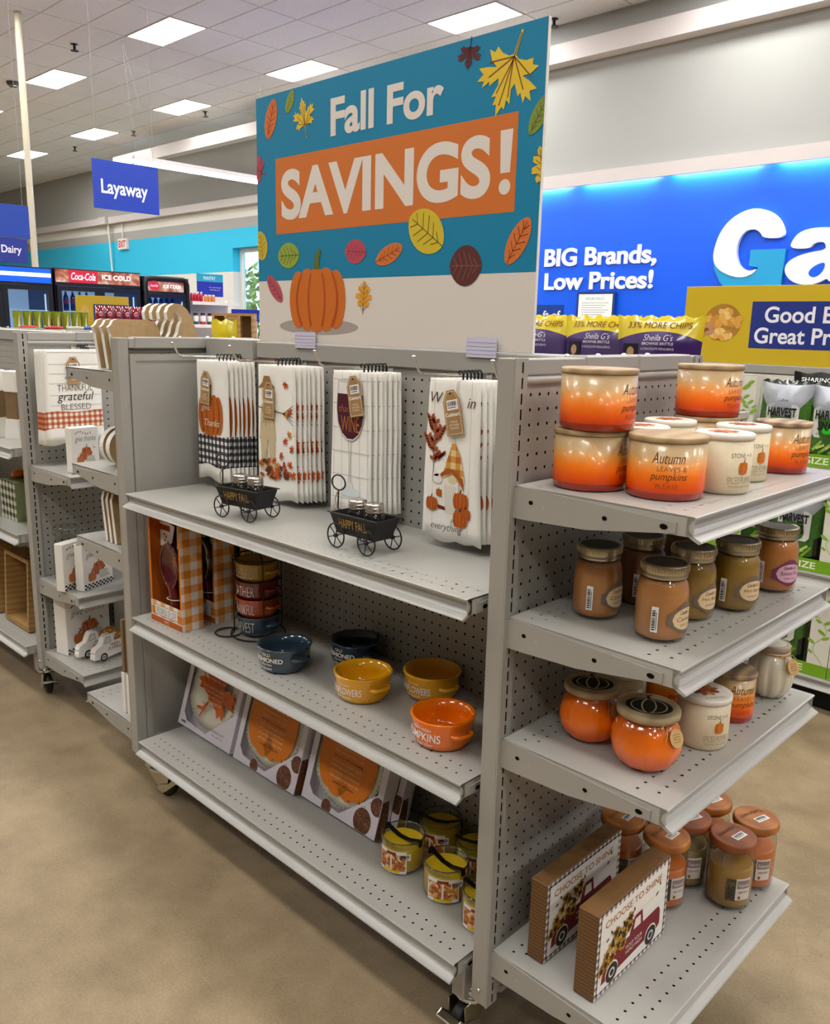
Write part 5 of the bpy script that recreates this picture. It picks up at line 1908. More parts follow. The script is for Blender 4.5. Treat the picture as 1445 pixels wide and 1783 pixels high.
# ------------------------------------------------------------------ left unit: towels, blocks, trucks
def pr_thankful(mb, fn):
    for z_ in (-.010, -.05, -.082, -.115, -.155, -.19):
        mb.poly(stroke([(-.085, z_), (.095, z_ - .002)], .0012), ink('#9a948c'), .0001, fn)
    mb.text('THANKFUL', .005, -.142, .022, .125, ink('#4a3e38'), fn, .0004, bold=-.015)
    mb.text('grateful', .005, -.183, .038, .130, ink('#2a2220'), fn, .0006, bold=-.005, shear=.25)
    mb.text('BLESSED', .005, -.206, .020, .105, ink('#4a3e38'), fn, .0004, bold=-.015)
rnd = random.Random(9)
towel('white towel with thankful grateful blessed lettering and rust check, frontmost', 'thankful towels', (-2.070, .195, 1.292), .195, .205, .325,
      [(-.212, -.272, 'check_rust')], pr_thankful, (.0, -.026, 0), pi / 2, 31, 0.0, .055)
sec = towel('white rust check thankful towel, second from the front on its hook', 'thankful towels', (-2.083, .190, 1.290), .195, .205, .322,
            [(-.212, -.272, 'check_rust')], pr_thankful, None, pi / 2, 33, 0.0, .060)
for i in range(4):
    dup(sec, (-2.0945 - i * .0115, .190, 1.290), pi / 2 + rnd.uniform(-.004, .004), 'white rust check thankful towel, %s from the front on its hook' % ORD[i + 2])

def thanks_block(label, x, y, z, w, h, th, rz, tall=False):
    """white block sign; front face looks along local +X"""
    t = thing('white_block_sign', label, 'sign', (x, y, z), rz, 'give thanks blocks')
    MB().box(-th, 0, 0, w, 0, h, 'white_block', ch=.002).build('block', t)
    p = MB()
    fn = plane((.0003, 0, 0), (0, 1, 0), (0, 0, 1))
    p.text('give thanks', w * .5, h * .66, h * .16, w * .78, ink('#2c2826'), fn, .0004, bold=-.015, shear=.3)
    for k in range(7):
        leaf(p, fn, 'oval', w * (.15 + .09 * k), h * (.88 + .03 * sin(k)), w * .09, -1.0 + k * .2, '#9a5a3c', '#7a3a28', .6, .0003, veins=0)
    pumpkin(p, fn, w * .52, h * .42, w * .36, h * .30, '#c46a3a', '#8a3c1c', '#6a5a3a', .0004, .2)
    pumpkin(p, fn, w * .28, h * .27, w * .26, h * .20, '#c87a48', '#9a4a28', '#6a5a3a', .0014, .2)
    pumpkin(p, fn, w * .66, h * .28, w * .30, h * .20, '#d0ccc0', '#9aa4a0', '#6a6a5a', .0014, .2)
    rn = random.Random(3)
    for k in range(16):
        leaf(p, fn, 'oval', w * rn.uniform(.1, .92), h * rn.uniform(.2, .55), w * .10, rn.random() * 6, rn.choice(('#b0583c', '#8a9a8c', '#c88a5a', '#7a3a38')), '#7a4a38', .7, .0012 + k * .00003, veins=0)
    if not tall:
        for i in range(int(w / .0085)):
            for j in range(3):
                if (i + j) % 2 == 0:
                    u, v = .003 + i * .0085, h * .02 + j * .0065
                    p.poly(rect(u, min(w - .001, u + .0085), v, v + .0065), ink('#1c1c20'), .0006, fn)
    p.build('print', t)
    return t
thanks_block('slim white give thanks block on the upper end shelf below the towels', -1.902, .104, ZLE[0], .098, .152, .040, .12, True)
thanks_block('left white give thanks block of the middle end shelf pair', -1.934, .060, ZLE[1], .140, .168, .038, .34)
thanks_block('right white give thanks block of the middle end shelf pair', -1.897, .112, ZLE[1] + .0, .138, .165, .038, .36)
thanks_block('large white give thanks block behind the white toy trucks', -2.052, .105, ZLE[2], .185, .205, .068, .20)
thanks_block('white give thanks block at the right behind the toy trucks', -2.055, .330, ZLE[2], .175, .200, .065, .18)

def wood_truck(label, x, y, z, rz):
    t = thing('wooden_truck', label, 'toy truck', (x, y, z), rz, 'white wooden trucks')
    s = .158 / 250
    o = [(0, 22), (0, 40), (6, 52), (3, 66), (12, 82), (52, 98), (72, 140), (84, 150), (118, 150), (128, 140), (132, 104), (240, 112), (250, 104), (250, 40), (238, 22), (222, 12), (200, 8), (180, 22), (92, 18), (76, 8), (52, 6), (34, 20)]
    fn = plane((0, 0, 0), (0, 1, 0), (0, 0, 1))
    o = [(a * s, b * s) for a, b in o]
    MB().prism(o, -.026, 0, 'white_block', fn).build('body', t)
    p = MB()
    p.poly([(a * s, b * s) for a, b in ((66, 100), (80, 138), (108, 138), (114, 104))], ink('#8a8480'), .0003, fn)
    p.poly([(a * s, b * s) for a, b in ((70, 103), (82, 134), (105, 134), (110, 107))], ink('#dcd6cc'), .0005, fn)
    p.poly([(a * s, b * s) for a, b in ((136, 106), (240, 114), (236, 146), (190, 158), (140, 140))], mat('pumpkin_load', '#9a6428', rough=.7, vary=.5, vscale=90), .0003, fn)
    for k in range(5):
        p.poly(ell((152 + k * 18) * s, (128 + 8 * sin(k)) * s, 9 * s, 9 * s, 10), ink(('#c8781c', '#d8a02c')[k % 2]), .0006, fn)
    p.text('FRESH', 140 * s, 76 * s, .011, .040, ink('#7a3424'), fn, .0004, bold=0)
    p.text('PUMPKIN', 140 * s, 54 * s, .012, .058, ink('#8a3a28'), fn, .0004, bold=.0)
    for u in (62, 214):
        for rr, c, w in ((24, '#1c1c26', .0005), (14, '#e8e4de', .0008), (9, '#1c1c26', .0011), (4, '#d8d4ce', .0014)):
            p.poly(ell(u * s, 26 * s, rr * s, rr * s, 18), ink(c), w, fn)
    p.build('print', t)
    return t
wood_truck('white wooden toy truck nearer the large give thanks block', -1.980, .112, ZLE[2] + .0005, .12)
wood_truck('white wooden toy truck at the shelf front edge', -1.912, .140, ZLE[2] + .0005, .20)
t = thing('glass_jar', 'clear glass jar standing behind the middle give thanks blocks', 'jar', (-2.080, .140, ZLE[1]))
MB().lathe([(0, .001), (.042, 0), (.048, .01), (.048, .13), (.040, .15), (.036, .158), (.036, .165)], 32, 'glass').build('body', t)
MB().lathe([(.034, .165), (.046, .168), (.046, .190), (.040, .198), (0, .2)], 32, 'glass').build('lid', t)
MB().lathe([(0, .004), (.044, .006), (.045, .09), (0, .092)], 24, ink('#4a2420')).build('filling', t)

# left unit, long side facing us
wood_mat('frame_wood', '#a8844e', '#94703c', 14, 'Z', 0.6, 3.0)
t = thing('shadow_box_frame', 'deep wooden picture frame leaning on the bottom shelf at left', 'frame', (-2.585, .085, ZLL[2] + .0056), 0)
t.rotation_euler = (-.06, 0, 0)
f = MB()
FW, FD, FH, ft = .235, .085, .285, .016
f.box(0, ft, 0, FD, 0, FH, 'frame_wood'); f.box(FW - ft, FW, 0, FD, 0, FH, 'frame_wood')
f.box(ft, FW - ft, 0, FD, 0, ft, 'frame_wood'); f.box(ft, FW - ft, 0, FD, FH - ft, FH, 'frame_wood')
f.build('frame', t)
p = MB(); p.box(ft, FW - ft, FD - .008, FD - .002, ft, FH - ft, ink('#3a3230'))
noise_print('rooster_print', ['#2a2a30', '#6a5a58', '#a8381c', '#c8c0b4'], 24)
p.poly(ell(FW / 2, FH / 2, .07, .105, 20), 'rooster_print', .0005, plane((0, FD - .008, 0), (1, 0, 0), (0, 0, 1)))
p.build('picture', t)
b = dup(t, (-2.90, .085, ZLL[2] + .0056), 0, 'deep wooden picture frame at the extreme left of the bottom shelf')
b.rotation_euler = (-.06, 0, 0)
check_mat('check_small', '#16161a', '#8a8c7c', '#d9d8b8', 0.032, ('X', 'Z'))
t = thing('checked_book_stack', 'black and cream checked box with green side at left', 'box', (-2.565, .10, ZLL[1]))
m_ = MB().box(0, .140, 0, .004, 0, .150, 'check_small'); m_.box(0, .140, .004, .12, 0, .150, mat('sage_green', '#8a9468', rough=.7)); m_.build('carton', t)
pt = MB(); pt.lathe([(0, .0), (.020, .004), (.026, .016), (.020, .030), (0, .034)], 20, 'glaze_orange', fn=lambda x_, y_, z_: (x_ + .03, y_ + .06, z_ + .150))
pt.build('pumpkin_topper', t)
for k, (x, nm) in enumerate(((-2.50, 'white and brown block ornament on the upper left shelf, right one'), (-2.60, 'white and brown block ornament on the upper left shelf, left one'))):
    t = thing('block_ornament', nm, 'ornament', (x, .075 + .035 * (1 - k), ZLL[0]), .35)
    MB().prism([(0, 0), (.075, 0), (.070, .075), (.012, .075)], 0, .05, 'white_block', plane((0, .05, 0), (1, 0, 0), (0, 0, 1))).build('foot', t)
    MB().box(.012, .068, .004, .046, .0755, .175, 'mdf_dark').build('middle', t)
    MB().box(.008, .072, .0, .05, .1755, .255, 'white_block', ch=.003).build('head', t)

# ------------------------------------------------------------------ far end shelves of the main unit: plywood cut-outs
def cutout(label, outline, x, y, z, rz, th, group, lean=0.0):
    t = thing('wood_cutout', label, 'cutout', (x, y, z), rz, group)
    t.rotation_euler = (0, lean, rz)
    MB().prism(outline, -th, 0, 'mdf', plane((0, 0, 0), (0, 1, 0), (0, 0, 1)), side='white_block').build('board', t)
    return t
BOARD = [(.020, 0), (.160, 0), (.165, .095), (.160, .118), (.150, .133), (.130, .140), (.035, .141), (.022, .137), (.014, .124), (.006, .118), (.012, .10), (.016, .05)]
for k, (x, d) in enumerate(((-1.455, 'nearest the upright'), (-1.492, 'in the middle of three'), (-1.532, 'farthest from the upright'))):
    cutout('tan wooden cut-out board with white edge ' + d, BOARD, x, .030 - .004 * k, 1.256, 0.0, .016, 'board cut-outs', -.06)
px = [(608, 860), (610, 780), (612, 740), (646, 690), (656, 650), (666, 620), (686, 590), (686, 548), (662, 516), (625, 515), (602, 540), (597, 568), (578, 588), (552, 580), (545, 520), (570, 472), (620, 446), (682, 450), (742, 490), (790, 560), (822, 650), (862, 780), (866, 860)]
HOOK = [((a - 545) / 5.558 / 534, (860 - b) / 5.558 / 520 + .045) for a, b in px]
HOOK[0] = (HOOK[0][0], 0); HOOK[-1] = (HOOK[-1][0], 0)
for k, (x, d) in enumerate(((-1.425, 'rightmost'), (-1.468, 'second from the right'), (-1.511, 'third from the right'), (-1.554, 'leftmost'))):
    cutout('curled tan wooden cut-out with white edge, ' + d + ' of four', HOOK, x, .197, 1.256, 0.0, .018, 'curled cut-outs')
DISC = ell(.06, .058, .058, .058, 30)
for k, (x, y, d) in enumerate(((-1.52, .045, 'nearer the upright'), (-1.575, .052, 'farther from the upright'))):
    cutout('round wooden disc cut-out with white rim ' + d, DISC, x, y, .9635, 0.0, .024, 'round cut-outs')
TALL = [(.0, 0), (.10, 0), (.10, .13), (.092, .150), (.085, .145), (.075, .160), (.025, .160), (.015, .148), (.008, .152), (0, .13)]
for k, (x, d) in enumerate(((-1.500, 'nearest the upright'), (-1.528, 'in the middle'), (-1.556, 'farthest from the upright'))):
    cutout('scalloped wooden cut-out with white edge leaning ' + d, TALL, x, .045, .7365, 0.0, .014, 'scalloped cut-outs', -.14)
for k, d in enumerate(('nearer the upright', 'farther from the upright')):
    t = thing('wood_slat_ornament', 'tall white footed wooden slat on the low far end shelf ' + d, 'ornament', (-1.44 - .03 * k, .030, .2065), 0, 'slat ornaments')
    MB().box(-.018, 0, 0, .09, 0, .13, 'white_block').build('foot', t)
    MB().box(-.016, -.002, .004, .086, .1303, .30, 'mdf_dark').build('slat', t)

# more on the top far end shelf: little wooden crates and a snack bag
wood_mat('pale_wood', '#c09a66', '#a9824e', 16, 'Z', 0.65, 3.0)
for k, (x, w, d) in enumerate(((-1.665, .052, 'leftmost'), (-1.590, .052, 'second from left'), (-1.515, .052, 'third from left'))):
    t = thing('wooden_crate', 'small upright pale wooden crate, ' + d + ' on the top far end shelf', 'crate', (x, .50, 1.2556), .75, 'pale wooden crates')
    f = MB()
    f.box(0, .008, 0, .05, 0, .168, 'pale_wood'); f.box(w - .008, w, 0, .05, 0, .168, 'pale_wood')
    f.box(.008, w - .008, 0, .05, .160, .168, 'pale_wood'); f.box(.008, w - .008, 0, .05, 0, .008, 'pale_wood')
    f.box(.008, w - .008, .042, .05, .008, .160, 'mdf_dark')
    f.build('frame', t)
    MB().box(.009, w - .009, .002, .008, .0085, .05 if k != 1 else .159, 'pale_wood').build('front_slat', t)

def pouch(name, label, cat, loc, rz, W, Hh, B, zone, decals=None, lean=0.0, group=None, nx=14, nz=18, wob=0.004, seed=0, edge=None, tb=.8):
    """pillow bag standing on its lower seam; front faces local -Y; zone(u01, v01) gives the face material"""
    t = thing(name, label, cat, loc, rz, group)
    t.rotation_euler = (lean, 0, rz)
    ph = random.Random(seed).random() * 6
    def bul(a, b):
        q = max(0, min(1, a)); r_ = max(0, min(1, b))
        return B * (max(0, sin(pi * q)) ** .55) * (max(0, min(1, (1 - r_) / .28)) ** .7) * (max(0, min(1, r_ / .12)) ** .5) + wob * .25 * sin(9 * a + ph) * sin(7 * b + ph)
    def pt(u, v, w):
        a, b = u / W + .5, v / Hh
        return Vector((u, -bul(a, b) - w, v))
    mb = MB()
    for s in (1, -1):
        vs, fs = [], {}
        for j in range(nz + 1):
            for i in range(nx + 1):
                q = j / nz
                if edge:
                    e = edge(i / nx)
                    q = q / tb * e if q <= tb else e + (q - tb) / (1 - tb) * (1 - e)
                u, v = (i / nx - .5) * W * (1 - .05 * sin(pi * j / nz)), Hh * q
                b = bul(i / nx, q) if 0 < j < nz and 0 < i < nx else 0.0006
                vs.append((u, -s * b, v + (wob * sin(i * 1.1 + ph) if j == nz else 0)))
        for j in range(nz):
            for i in range(nx):
                a = j * (nx + 1) + i
                q = (a, a + 1, a + nx + 2, a + nx + 1)
                fs.setdefault(zone((i + .5) / nx, (j + .5) / nz), []).append(q if s > 0 else q[::-1])
        b0 = len(mb.v)
        mb.v += vs
        for m, qs in fs.items():
            k = mb.mi(m)
            for q in qs:
                mb.f.append(tuple(x + b0 for x in q)); mb.m.append(k); mb.s.append(True)
    mb.build('bag', t)
    if decals:
        p = MB()
        decals(p, pt)
        p.build('print', t)
    return t

mat('foil_yellow', '#c9b414', rough=0.25, coat=0.4); mat('foil_purple', '#35145a', rough=0.28, coat=0.4)
mat('foil_black', '#0f1210', rough=0.25, coat=0.5); mat('foil_silver', '#b4b8c2', rough=0.28, metal=0.4)
mat('foil_green', '#3c6a22', rough=0.3, coat=0.4, vary=.35, vscale=30); mat('foil_orange', '#c8440c', rough=0.3, coat=0.4)
mat('label_silver', '#cfcfc8', rough=0.4)
pouch('snack_bag', 'small yellow and orange snack bag at the fall sign lower left corner', 'snack bag', (-1.432, .395, 1.2556), .75, .080, .145, .014,
      lambda u, v: 'foil_yellow' if v > .62 else 'foil_orange', lambda p, f: (p.poly(rect(-.02, .02, .06, .085), 'paper', .003, f), p.poly(rect(-.017, .017, .065, .070), ink('#222222'), .0035, f)))

# ------------------------------------------------------------------ grey racks behind, with bags, cups and glasses
def rack(label, x0, x1, y0, y1, top, levels):
    t = thing('metal_rack', label, 'rack', (x0, y0, 0))
    W, D = x1 - x0, y1 - y0
    for a in (0, W - .03):
        for b in (0, D - .03):
            MB().box(a, a + .03, b, b + .03, 0, top, 'paint', ch=.002).build('upright', t)
    for z_ in levels:
        s = MB().box(-.004, W + .004, -.004, D + .004, z_ - .022, z_, 'paint_shelf', ch=.003).build('shelf', t)
    MB().box(.031, W - .031, D / 2 - .004, D / 2 + .004, .06, levels[0] - .0225, 'paint').build('centre_panel', t)
    return t
rack('grey rack behind the shelving carrying the purple chip bags', -.80, -.12, .93, 1.20, 1.19, (1.19, .75, .12))
rack('grey rack far left carrying the green cups and red glasses', -4.32, -3.92, .62, 1.78, 1.335, (1.335, .85, .12))

def choc_decals(p, f):
    p.text('33% MORE CHIPS', 0, .213, .016, .165, ink('#6a2418'), f, .0025, bold=.0, shear=.15)
    p.text("Sheila G's", .0, .180, .017, .075, ink('#d8d0dc'), f, .0025, bold=-.01, shear=.25)
    p.text('BROWNIE BRITTLE', 0, .169, .007, .080, ink('#e8e0ec'), f, .0025, bold=.0)
    p.text('A CHOCOLATE INDULGENCE', 0, .156, .006, .085, ink('#d8d0dc'), f, .0025, bold=0)
    p.poly(rect(-.090, -.050, .11, .172), ink('#141418'), .002, f)
    p.poly(ell(-.070, .150, .010, .014, 14), ink('#b08868'), .0025, f)
for k, (x, y, rz, d) in enumerate(((-.690, 1.00, .1, 'yellow and purple chip bag directly right of the fall sign'), (-.610, 1.085, .2, 'yellow and purple chip bag peeking between the two left bags'),
                                  (-.470, .990, .12, 'wide yellow and purple chip bag in the middle of the row'), (-.355, 1.085, .25, 'yellow and purple chip bag behind, right of the wide one'),
                                  (-.290, .990, .35, 'rightmost yellow and purple chip bag by the yellow banner'))):
    pouch('chip_bag', d, 'chip bag', (x, y, 1.1906), rz, .225, .244, .034, lambda u, v: 'foil_yellow' if v > .8 else 'foil_purple', choc_decals, -.04, 'purple chip bags', 30, 30, seed=k, edge=lambda u: .84 - .10 * (2 * u - 1) ** 2)

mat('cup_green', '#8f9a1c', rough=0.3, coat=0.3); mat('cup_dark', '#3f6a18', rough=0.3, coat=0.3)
mat('glass_ruby', '#7a1424', rough=0.08, coat=0.9)
cup_me = None
for k in range(8):
    y = .765 + k * .0535
    t = thing('green_cup', 'lime green cup in the far row on the left, number %s from the left' % ('one', 'two', 'three', 'four', 'five', 'six', 'seven', 'eight')[k], 'cup', (-4.0, y, 1.3356), 0, 'lime green cups')
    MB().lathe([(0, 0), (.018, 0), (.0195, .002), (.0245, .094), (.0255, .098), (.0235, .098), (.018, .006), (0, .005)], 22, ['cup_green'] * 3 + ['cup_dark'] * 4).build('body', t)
    p = MB()
    fn = wrap(.0222, face(-4, y) + .35)
    p.poly([(-.003, .01), (.006, .012), (.003, .05), (.006, .085), (-.001, .06), (-.005, .03)], ink('#d8cfa0'), .0018, fn)
    p.build('print', t)
for k in range(8):
    y = 1.235 + k * .055
    t = thing('red_glass', 'ruby red footed glass in the far row, number %s from the left' % ('one', 'two', 'three', 'four', 'five', 'six', 'seven', 'eight')[k], 'glass', (-4.0, y, 1.3356), 0, 'ruby red glasses')
    MB().lathe([(0, 0), (.022, .0), (.023, .003), (.017, .010), (.016, .030), (.019, .045), (.0225, .05), (.0235, .055), (.0235, .138), (.0215, .138), (.021, .06), (0, .055)], 22, 'glass_ruby').build('bowl', t)
    MB().lathe([(.0245, .050), (.0248, .053), (.0245, .056), (.0235, .0565)], 22, ink('#c8a0a8')).build('band', t)
for k, (y, c, n) in enumerate(((.80, '#b5200f', 'red packet lying before the left green cups'), (.94, '#a81c10', 'red packet lying before the middle green cups'), (1.06, '#b8b0a4', 'white packet lying before the right green cups'),
                               (1.155, '#1c4fa8', 'blue packet lying below the right green cups'), (1.222, '#d9b414', 'small yellow packet next to the blue packet'))):
    t = thing('snack_packet', n, 'packet', (-3.945, y, 1.3356), 0, 'packets before the green cups')
    MB().lathe([(0, 0), (.9, .001), (1.0, .008), (.9, .016), (.5, .0195), (0, .020)], 18, mat('packet_' + c[1:], c, rough=.3, coat=.3), fn=lambda a, b, cc: (a * .015, b * (.052 if k < 4 else .016), cc)).build('wrapper', t)
    MB().box(-.002, .002, -.0015 - (.050 if k < 4 else .015), .0015 - (.050 if k < 4 else .015), .012, .022, 'paper').build('end_seal', t)
t = thing('yellow_price_banner', 'small yellow banner standing behind the red glasses', 'sign', (-4.20, 1.185, 1.3356))
MB().box(-.004, .004, 0, .335, 0, .200, mat('banner_yellow', '#b89c14', rough=.5)).build('board', t)
p = MB(); fn = plane((.0043, 0, 0), (0, 1, 0), (0, 0, 1))
p.poly(rect(.105, .33, .02, .150), ink('#2c3a78'), .0003, fn)
p.poly(ell(.052, .09, .028, .055, 18), ink('#c8a050'), .0003, fn)
p.build('print', t)

# ------------------------------------------------------------------ right hand unit with green snack cartons
YR = 2.12
t = thing('gondola_shelving', 'grey shelving unit at right with green and white snack cartons', 'shelving', (-1.6, YR, 0), 0, 'shelving units')
MB().box(0, 3.0, .04, .44, 0.0, .092, ink('#0a0a0a')).build('kick_plate', t)
MB().box(0, 3.0, .375, .395, .1305, 1.236, 'paint').build('back_panel', t)
MB().box(0, 3.0, .365, .405, 1.2365, 1.272, 'paint', ch=.003).build('top_rail', t)
for z_ in (.130, .530, .922):
    s = MB().box(0, 3.0, -.01, .374, z_ - .012, z_, 'paint_shelf', ch=.002).build('shelf', t)
    MB().prism([(a, b) for a, b in lip_profile()], 0, 3.0, 'channel', fn=lambda u, v, w: (w, -.011 - u, v + z_)).build('price_channel', s)
    perf_me = MB(); perf(perf_me, lambda u, v, w: (u, v - .0095, z_ + .0006 + w), 3.0, [(0, .03, None), (.03, .046, .03), (.046, .062, .0427), (.062, .1, None)], IN, .0029, 'paint_shelf', rim=.0003)
    perf_me.build('perforated_strip', s)

mat('carton_cream', '#d6d2c6', rough=.6); mat('carton_green', '#6fa012', rough=.5)
def vines(p, fn, u0, v0, v1, seed):
    rn = random.Random(seed)
    pts = [(u0 + .022 * sin(i * .9 + seed), v0 + (v1 - v0) * i / 14) for i in range(15)]
    p.poly(stroke(pts, .0018), ink('#7ea832'), .0004, fn)
    for i in range(1, 14):
        for s in (-1, 1):
            if rn.random() < .55:
                leaf(p, fn, 'oval', pts[i][0] + s * .016, pts[i][1] + .006, rn.uniform(.022, .036), -s * 1.0, '#86b03c', '#5a8420', .8, .0006, veins=2)
def carton(label, x, z_, Hh, w=.455):
    t = thing('snack_carton', label, 'carton', (x, YR + .006, z_ + .0016), 0, 'green snack cartons')
    D = .24
    c = MB()
    c.box(0, w, D - .003, D, 0, Hh, 'carton_cream')
    c.box(0, .003, 0, D - .003, 0, Hh, 'carton_cream'); c.box(w - .003, w, 0, D - .003, 0, Hh, 'carton_cream')
    c.box(.003, w - .003, 0, D - .003, 0, .003, 'carton_cream')
    c.box(.003, w - .003, 0, .003, .003, .048, 'carton_green')
    c.box(.003, .075, 0, .003, .048, Hh, 'carton_cream'); c.box(w - .075, w - .003, 0, .003, .048, Hh, 'carton_cream')
    c.build('box', t)
    p = MB()
    fn = plane((0, -.0003, 0), (1, 0, 0), (0, 0, 1))
    vines(p, fn, .038, .05, Hh - .01, 1); vines(p, fn, w - .038, .05, Hh - .01, 2)
    p.poly(rect(0, w, .001, .048), 'carton_green', .0003, fn)
    p.text('SHARING SIZE', w * .5, .012, .026, w * .62, ink('#e4ecc8'), fn, .0007, bold=.02)
    p.build('print', t)
    return t
rows = ((.922, .315, 'top'), (.530, .345, 'middle'), (.130, .345, 'bottom'))
for z_, hh, d in rows:
    for x, s in ((-1.02, 'left'), (-.562, 'centre'), (-.104, 'right')):
        carton('green and cream snack carton on the %s shelf at right, %s one' % (d, s), x, z_, hh)
def snap_zone(u, v):
    if v > .95: return 'foil_black'
    if v < .13 or (v < .30 and u > .9): return 'foil_black'
    if v > .60: return 'foil_silver'
    return 'foil_green'
def snap_decals(p, f):
    p.poly([(-.062, .112), (-.050, .098), (.052, .098), (.064, .112), (.064, .200), (.050, .212), (-.052, .212), (-.064, .200)], 'label_silver', .003, f)
    p.text('HARVEST', 0, .165, .034, .110, ink('#101210'), f, .0045, bold=.03)
    p.text('SNAPS', 0, .125, .034, .082, ink('#101210'), f, .0045, bold=.03)
    p.text('BAKED GREEN PEA SNACKS', 0, .108, .007, .085, ink('#4a6a2a'), f, .0045, bold=0)
    p.text('Calbee', 0, .222, .010, None, ink('#141a2c'), f, .004, bold=0)
    p.text('LIGHTLY SALTED', .01, .024, .011, .085, ink('#f0f0ec'), f, .004, bold=.01)
    for k in range(9):
        a = k * .75
        p.poly(stroke([(-.05 + .012 * k, .050 + .010 * sin(k * 2.1)), (-.02 + .012 * k, .074 + .012 * cos(k * 1.7))], .011, .009), ink(('#8fae3a', '#b4c66a', '#6f9a2a')[k % 3]), .0042 + k * .0002, f)
SH = (('top', .9706, .0, ((-.395, .06, -.10, 'with a green spot, left'), (-.224, .075, -.03, 'at the picture edge, right')), 1),
      ('middle', .5786, 0, ((-.300, .05, -.1, 'seen between the shelves'), (-.450, .14, .05, 'mostly hidden')), 0),
      ('bottom', .1786, 0, ((-.310, .05, -.1, 'seen between the shelves'), (-.450, .14, .05, 'mostly hidden')), 0))
for d, z_, _, lst, spot in SH:
    for k, (x, dy, rz, s) in enumerate(lst):
        b = pouch('snack_pouch', 'green and silver snack pouch in the %s carton, %s' % (d, s), 'snack bag', (x, YR + .006 + dy, z_ - .0425), rz, .205, .300, .026, snap_zone, snap_decals, -.05, 'green snack pouches', 30, 40, seed=k, edge=lambda u: .55 + .28 * (2 * u - 1) ** 2, tb=.6)
        if spot:
            MB().prism(ell(-.005, .125, .018, .015, 14), .006, .0065, mat('spot_green', '#1fc41c', rough=.5), fn=plane((0, -.024, 0), (1, 0, 0), (0, 0, 1))).build('price_dot', b)
b = pouch('snack_pouch', 'black sharing size snack pouch standing behind the silver one', 'snack bag', (-.290, YR + .150, .9281), .0, .235, .330, .02, lambda u, v: 'foil_black',
          lambda p, f: p.text('SHARING SIZE', 0, .296, .016, .17, ink('#f0f0ec'), f, .004, bold=.02), -.03, 'green snack pouches', seed=3)

# yellow banner on top of it
t = thing('yellow_banner', 'yellow banner with bowl of chips and blue text block at right', 'sign', (-.994, YR + .384, 1.2726))
MB().box(0, 1.6, -.004, .004, 0, .322, mat('banner_gold', '#c8aa14', rough=.45), ch=.001).build('board', t)
p = MB(); fn = plane((0, -.0043, 0), (1, 0, 0), (0, 0, 1))
p.poly(rect(.301, 1.5, .066, .257), ink('#20307e'), .0003, fn)
p.text('Good E', .358, .171, .066, .272, ink('#e8e6ee'), fn, .0006, bold=.02, align='L', res=8)
p.text('Great Pri', .322, .086, .066, .325, ink('#e8e6ee'), fn, .0006, bold=.02, align='L', res=8)
rn = random.Random(6)
p.poly(ell(.178, .170, .083, .078, 30), ink('#a8782c'), .0004, fn)
for k in range(46):
    a, q = rn.random() * 6.28, rn.random() ** .6
    p.poly(ell(.178 + .072 * q * cos(a), .170 + .066 * q * sin(a), rn.uniform(.013, .024), rn.uniform(.010, .017), 12, rot=rn.random() * 3), ink(rn.choice(('#dca850', '#e4b868', '#c88c38', '#d89c44', '#e8c47c'))), .0006 + k * .00002, fn)
p.poly([(.020, .055), (.036, .118), (.062, .148), (.105, .164), (.140, .161), (.152, .152), (.126, .147), (.142, .138), (.148, .128), (.130, .117), (.105, .121), (.088, .100), (.060, .062)], ink('#c08a66'), .002, fn)
p.poly([(.078, .138), (.112, .148), (.124, .138), (.106, .130), (.088, .122)], ink('#8a4a2c'), .0022, fn)
p.build('print', t)

# ------------------------------------------------------------------ lettering on the blue wall
def wall_text(label, s, x0, x1, z0, h, y):
    t = MB().text(s, 0, 0, h, x1 - x0, MATS['wall_letter'], plane((0, 0, 0), (1, 0, 0), (0, 0, 1)), .0, bold=.03, align='L', depth=.02, res=8).build('wall_lettering')
    t.location = (x0, y, z0)
    return tag(t, label, 'lettering')
mat('wall_letter', '#e8ecf4', rough=.5)
wall_text('white raised letters reading big brands on the blue wall', 'BIG Brands,', -6.83, -5.02, 2.262, .292, YW - .004)
wall_text('white raised letters reading low prices on the blue wall', 'Low Prices!', -6.81, -5.045, 1.972, .245, YW - .004)
GW = [(-3.328, 2.526), (-3.395, 2.713), (-3.523, 2.832), (-3.685, 2.889), (-3.843, 2.881), (-4.024, 2.793), (-4.148, 2.647), (-4.207, 2.456), (-4.214, 2.325), (-4.166, 2.219), (-4.038, 2.131), (-3.866, 2.08), (-3.718, 2.098), (-3.621, 2.189), (-3.724, 2.154), (-3.837, 2.196), (-3.905, 2.314), (-3.92, 2.455), (-3.879, 2.581), (-3.804, 2.645), (-3.711, 2.647), (-3.641, 2.605), (-3.599, 2.533)]
GT = [(-3.321, 2.403), (-3.744, 2.409), (-3.745, 2.219), (-3.622, 2.197), (-3.718, 2.098), (-3.866, 2.08), (-4.038, 2.131), (-4.166, 2.219), (-4.214, 2.325), (-4.186, 2.193), (-4.098, 2.033), (-3.973, 1.913), (-3.784, 1.833), (-3.542, 1.831), (-3.334, 1.893)]
AW = [(-3.275, 2.401), (-3.245, 2.509), (-3.168, 2.59), (-3.025, 2.622), (-2.845, 2.619), (-2.713, 2.587), (-2.633, 2.501), (-2.56, 2.003), (-2.783, 2.008), (-2.808, 2.057), (-2.902, 1.998), (-3.046, 1.976), (-3.201, 2.016), (-3.301, 2.118), (-3.301, 2.229), (-3.185, 2.311), (-3.017, 2.353), (-2.856, 2.37), (-2.871, 2.442), (-2.922, 2.464), (-3.004, 2.449), (-3.041, 2.39)]
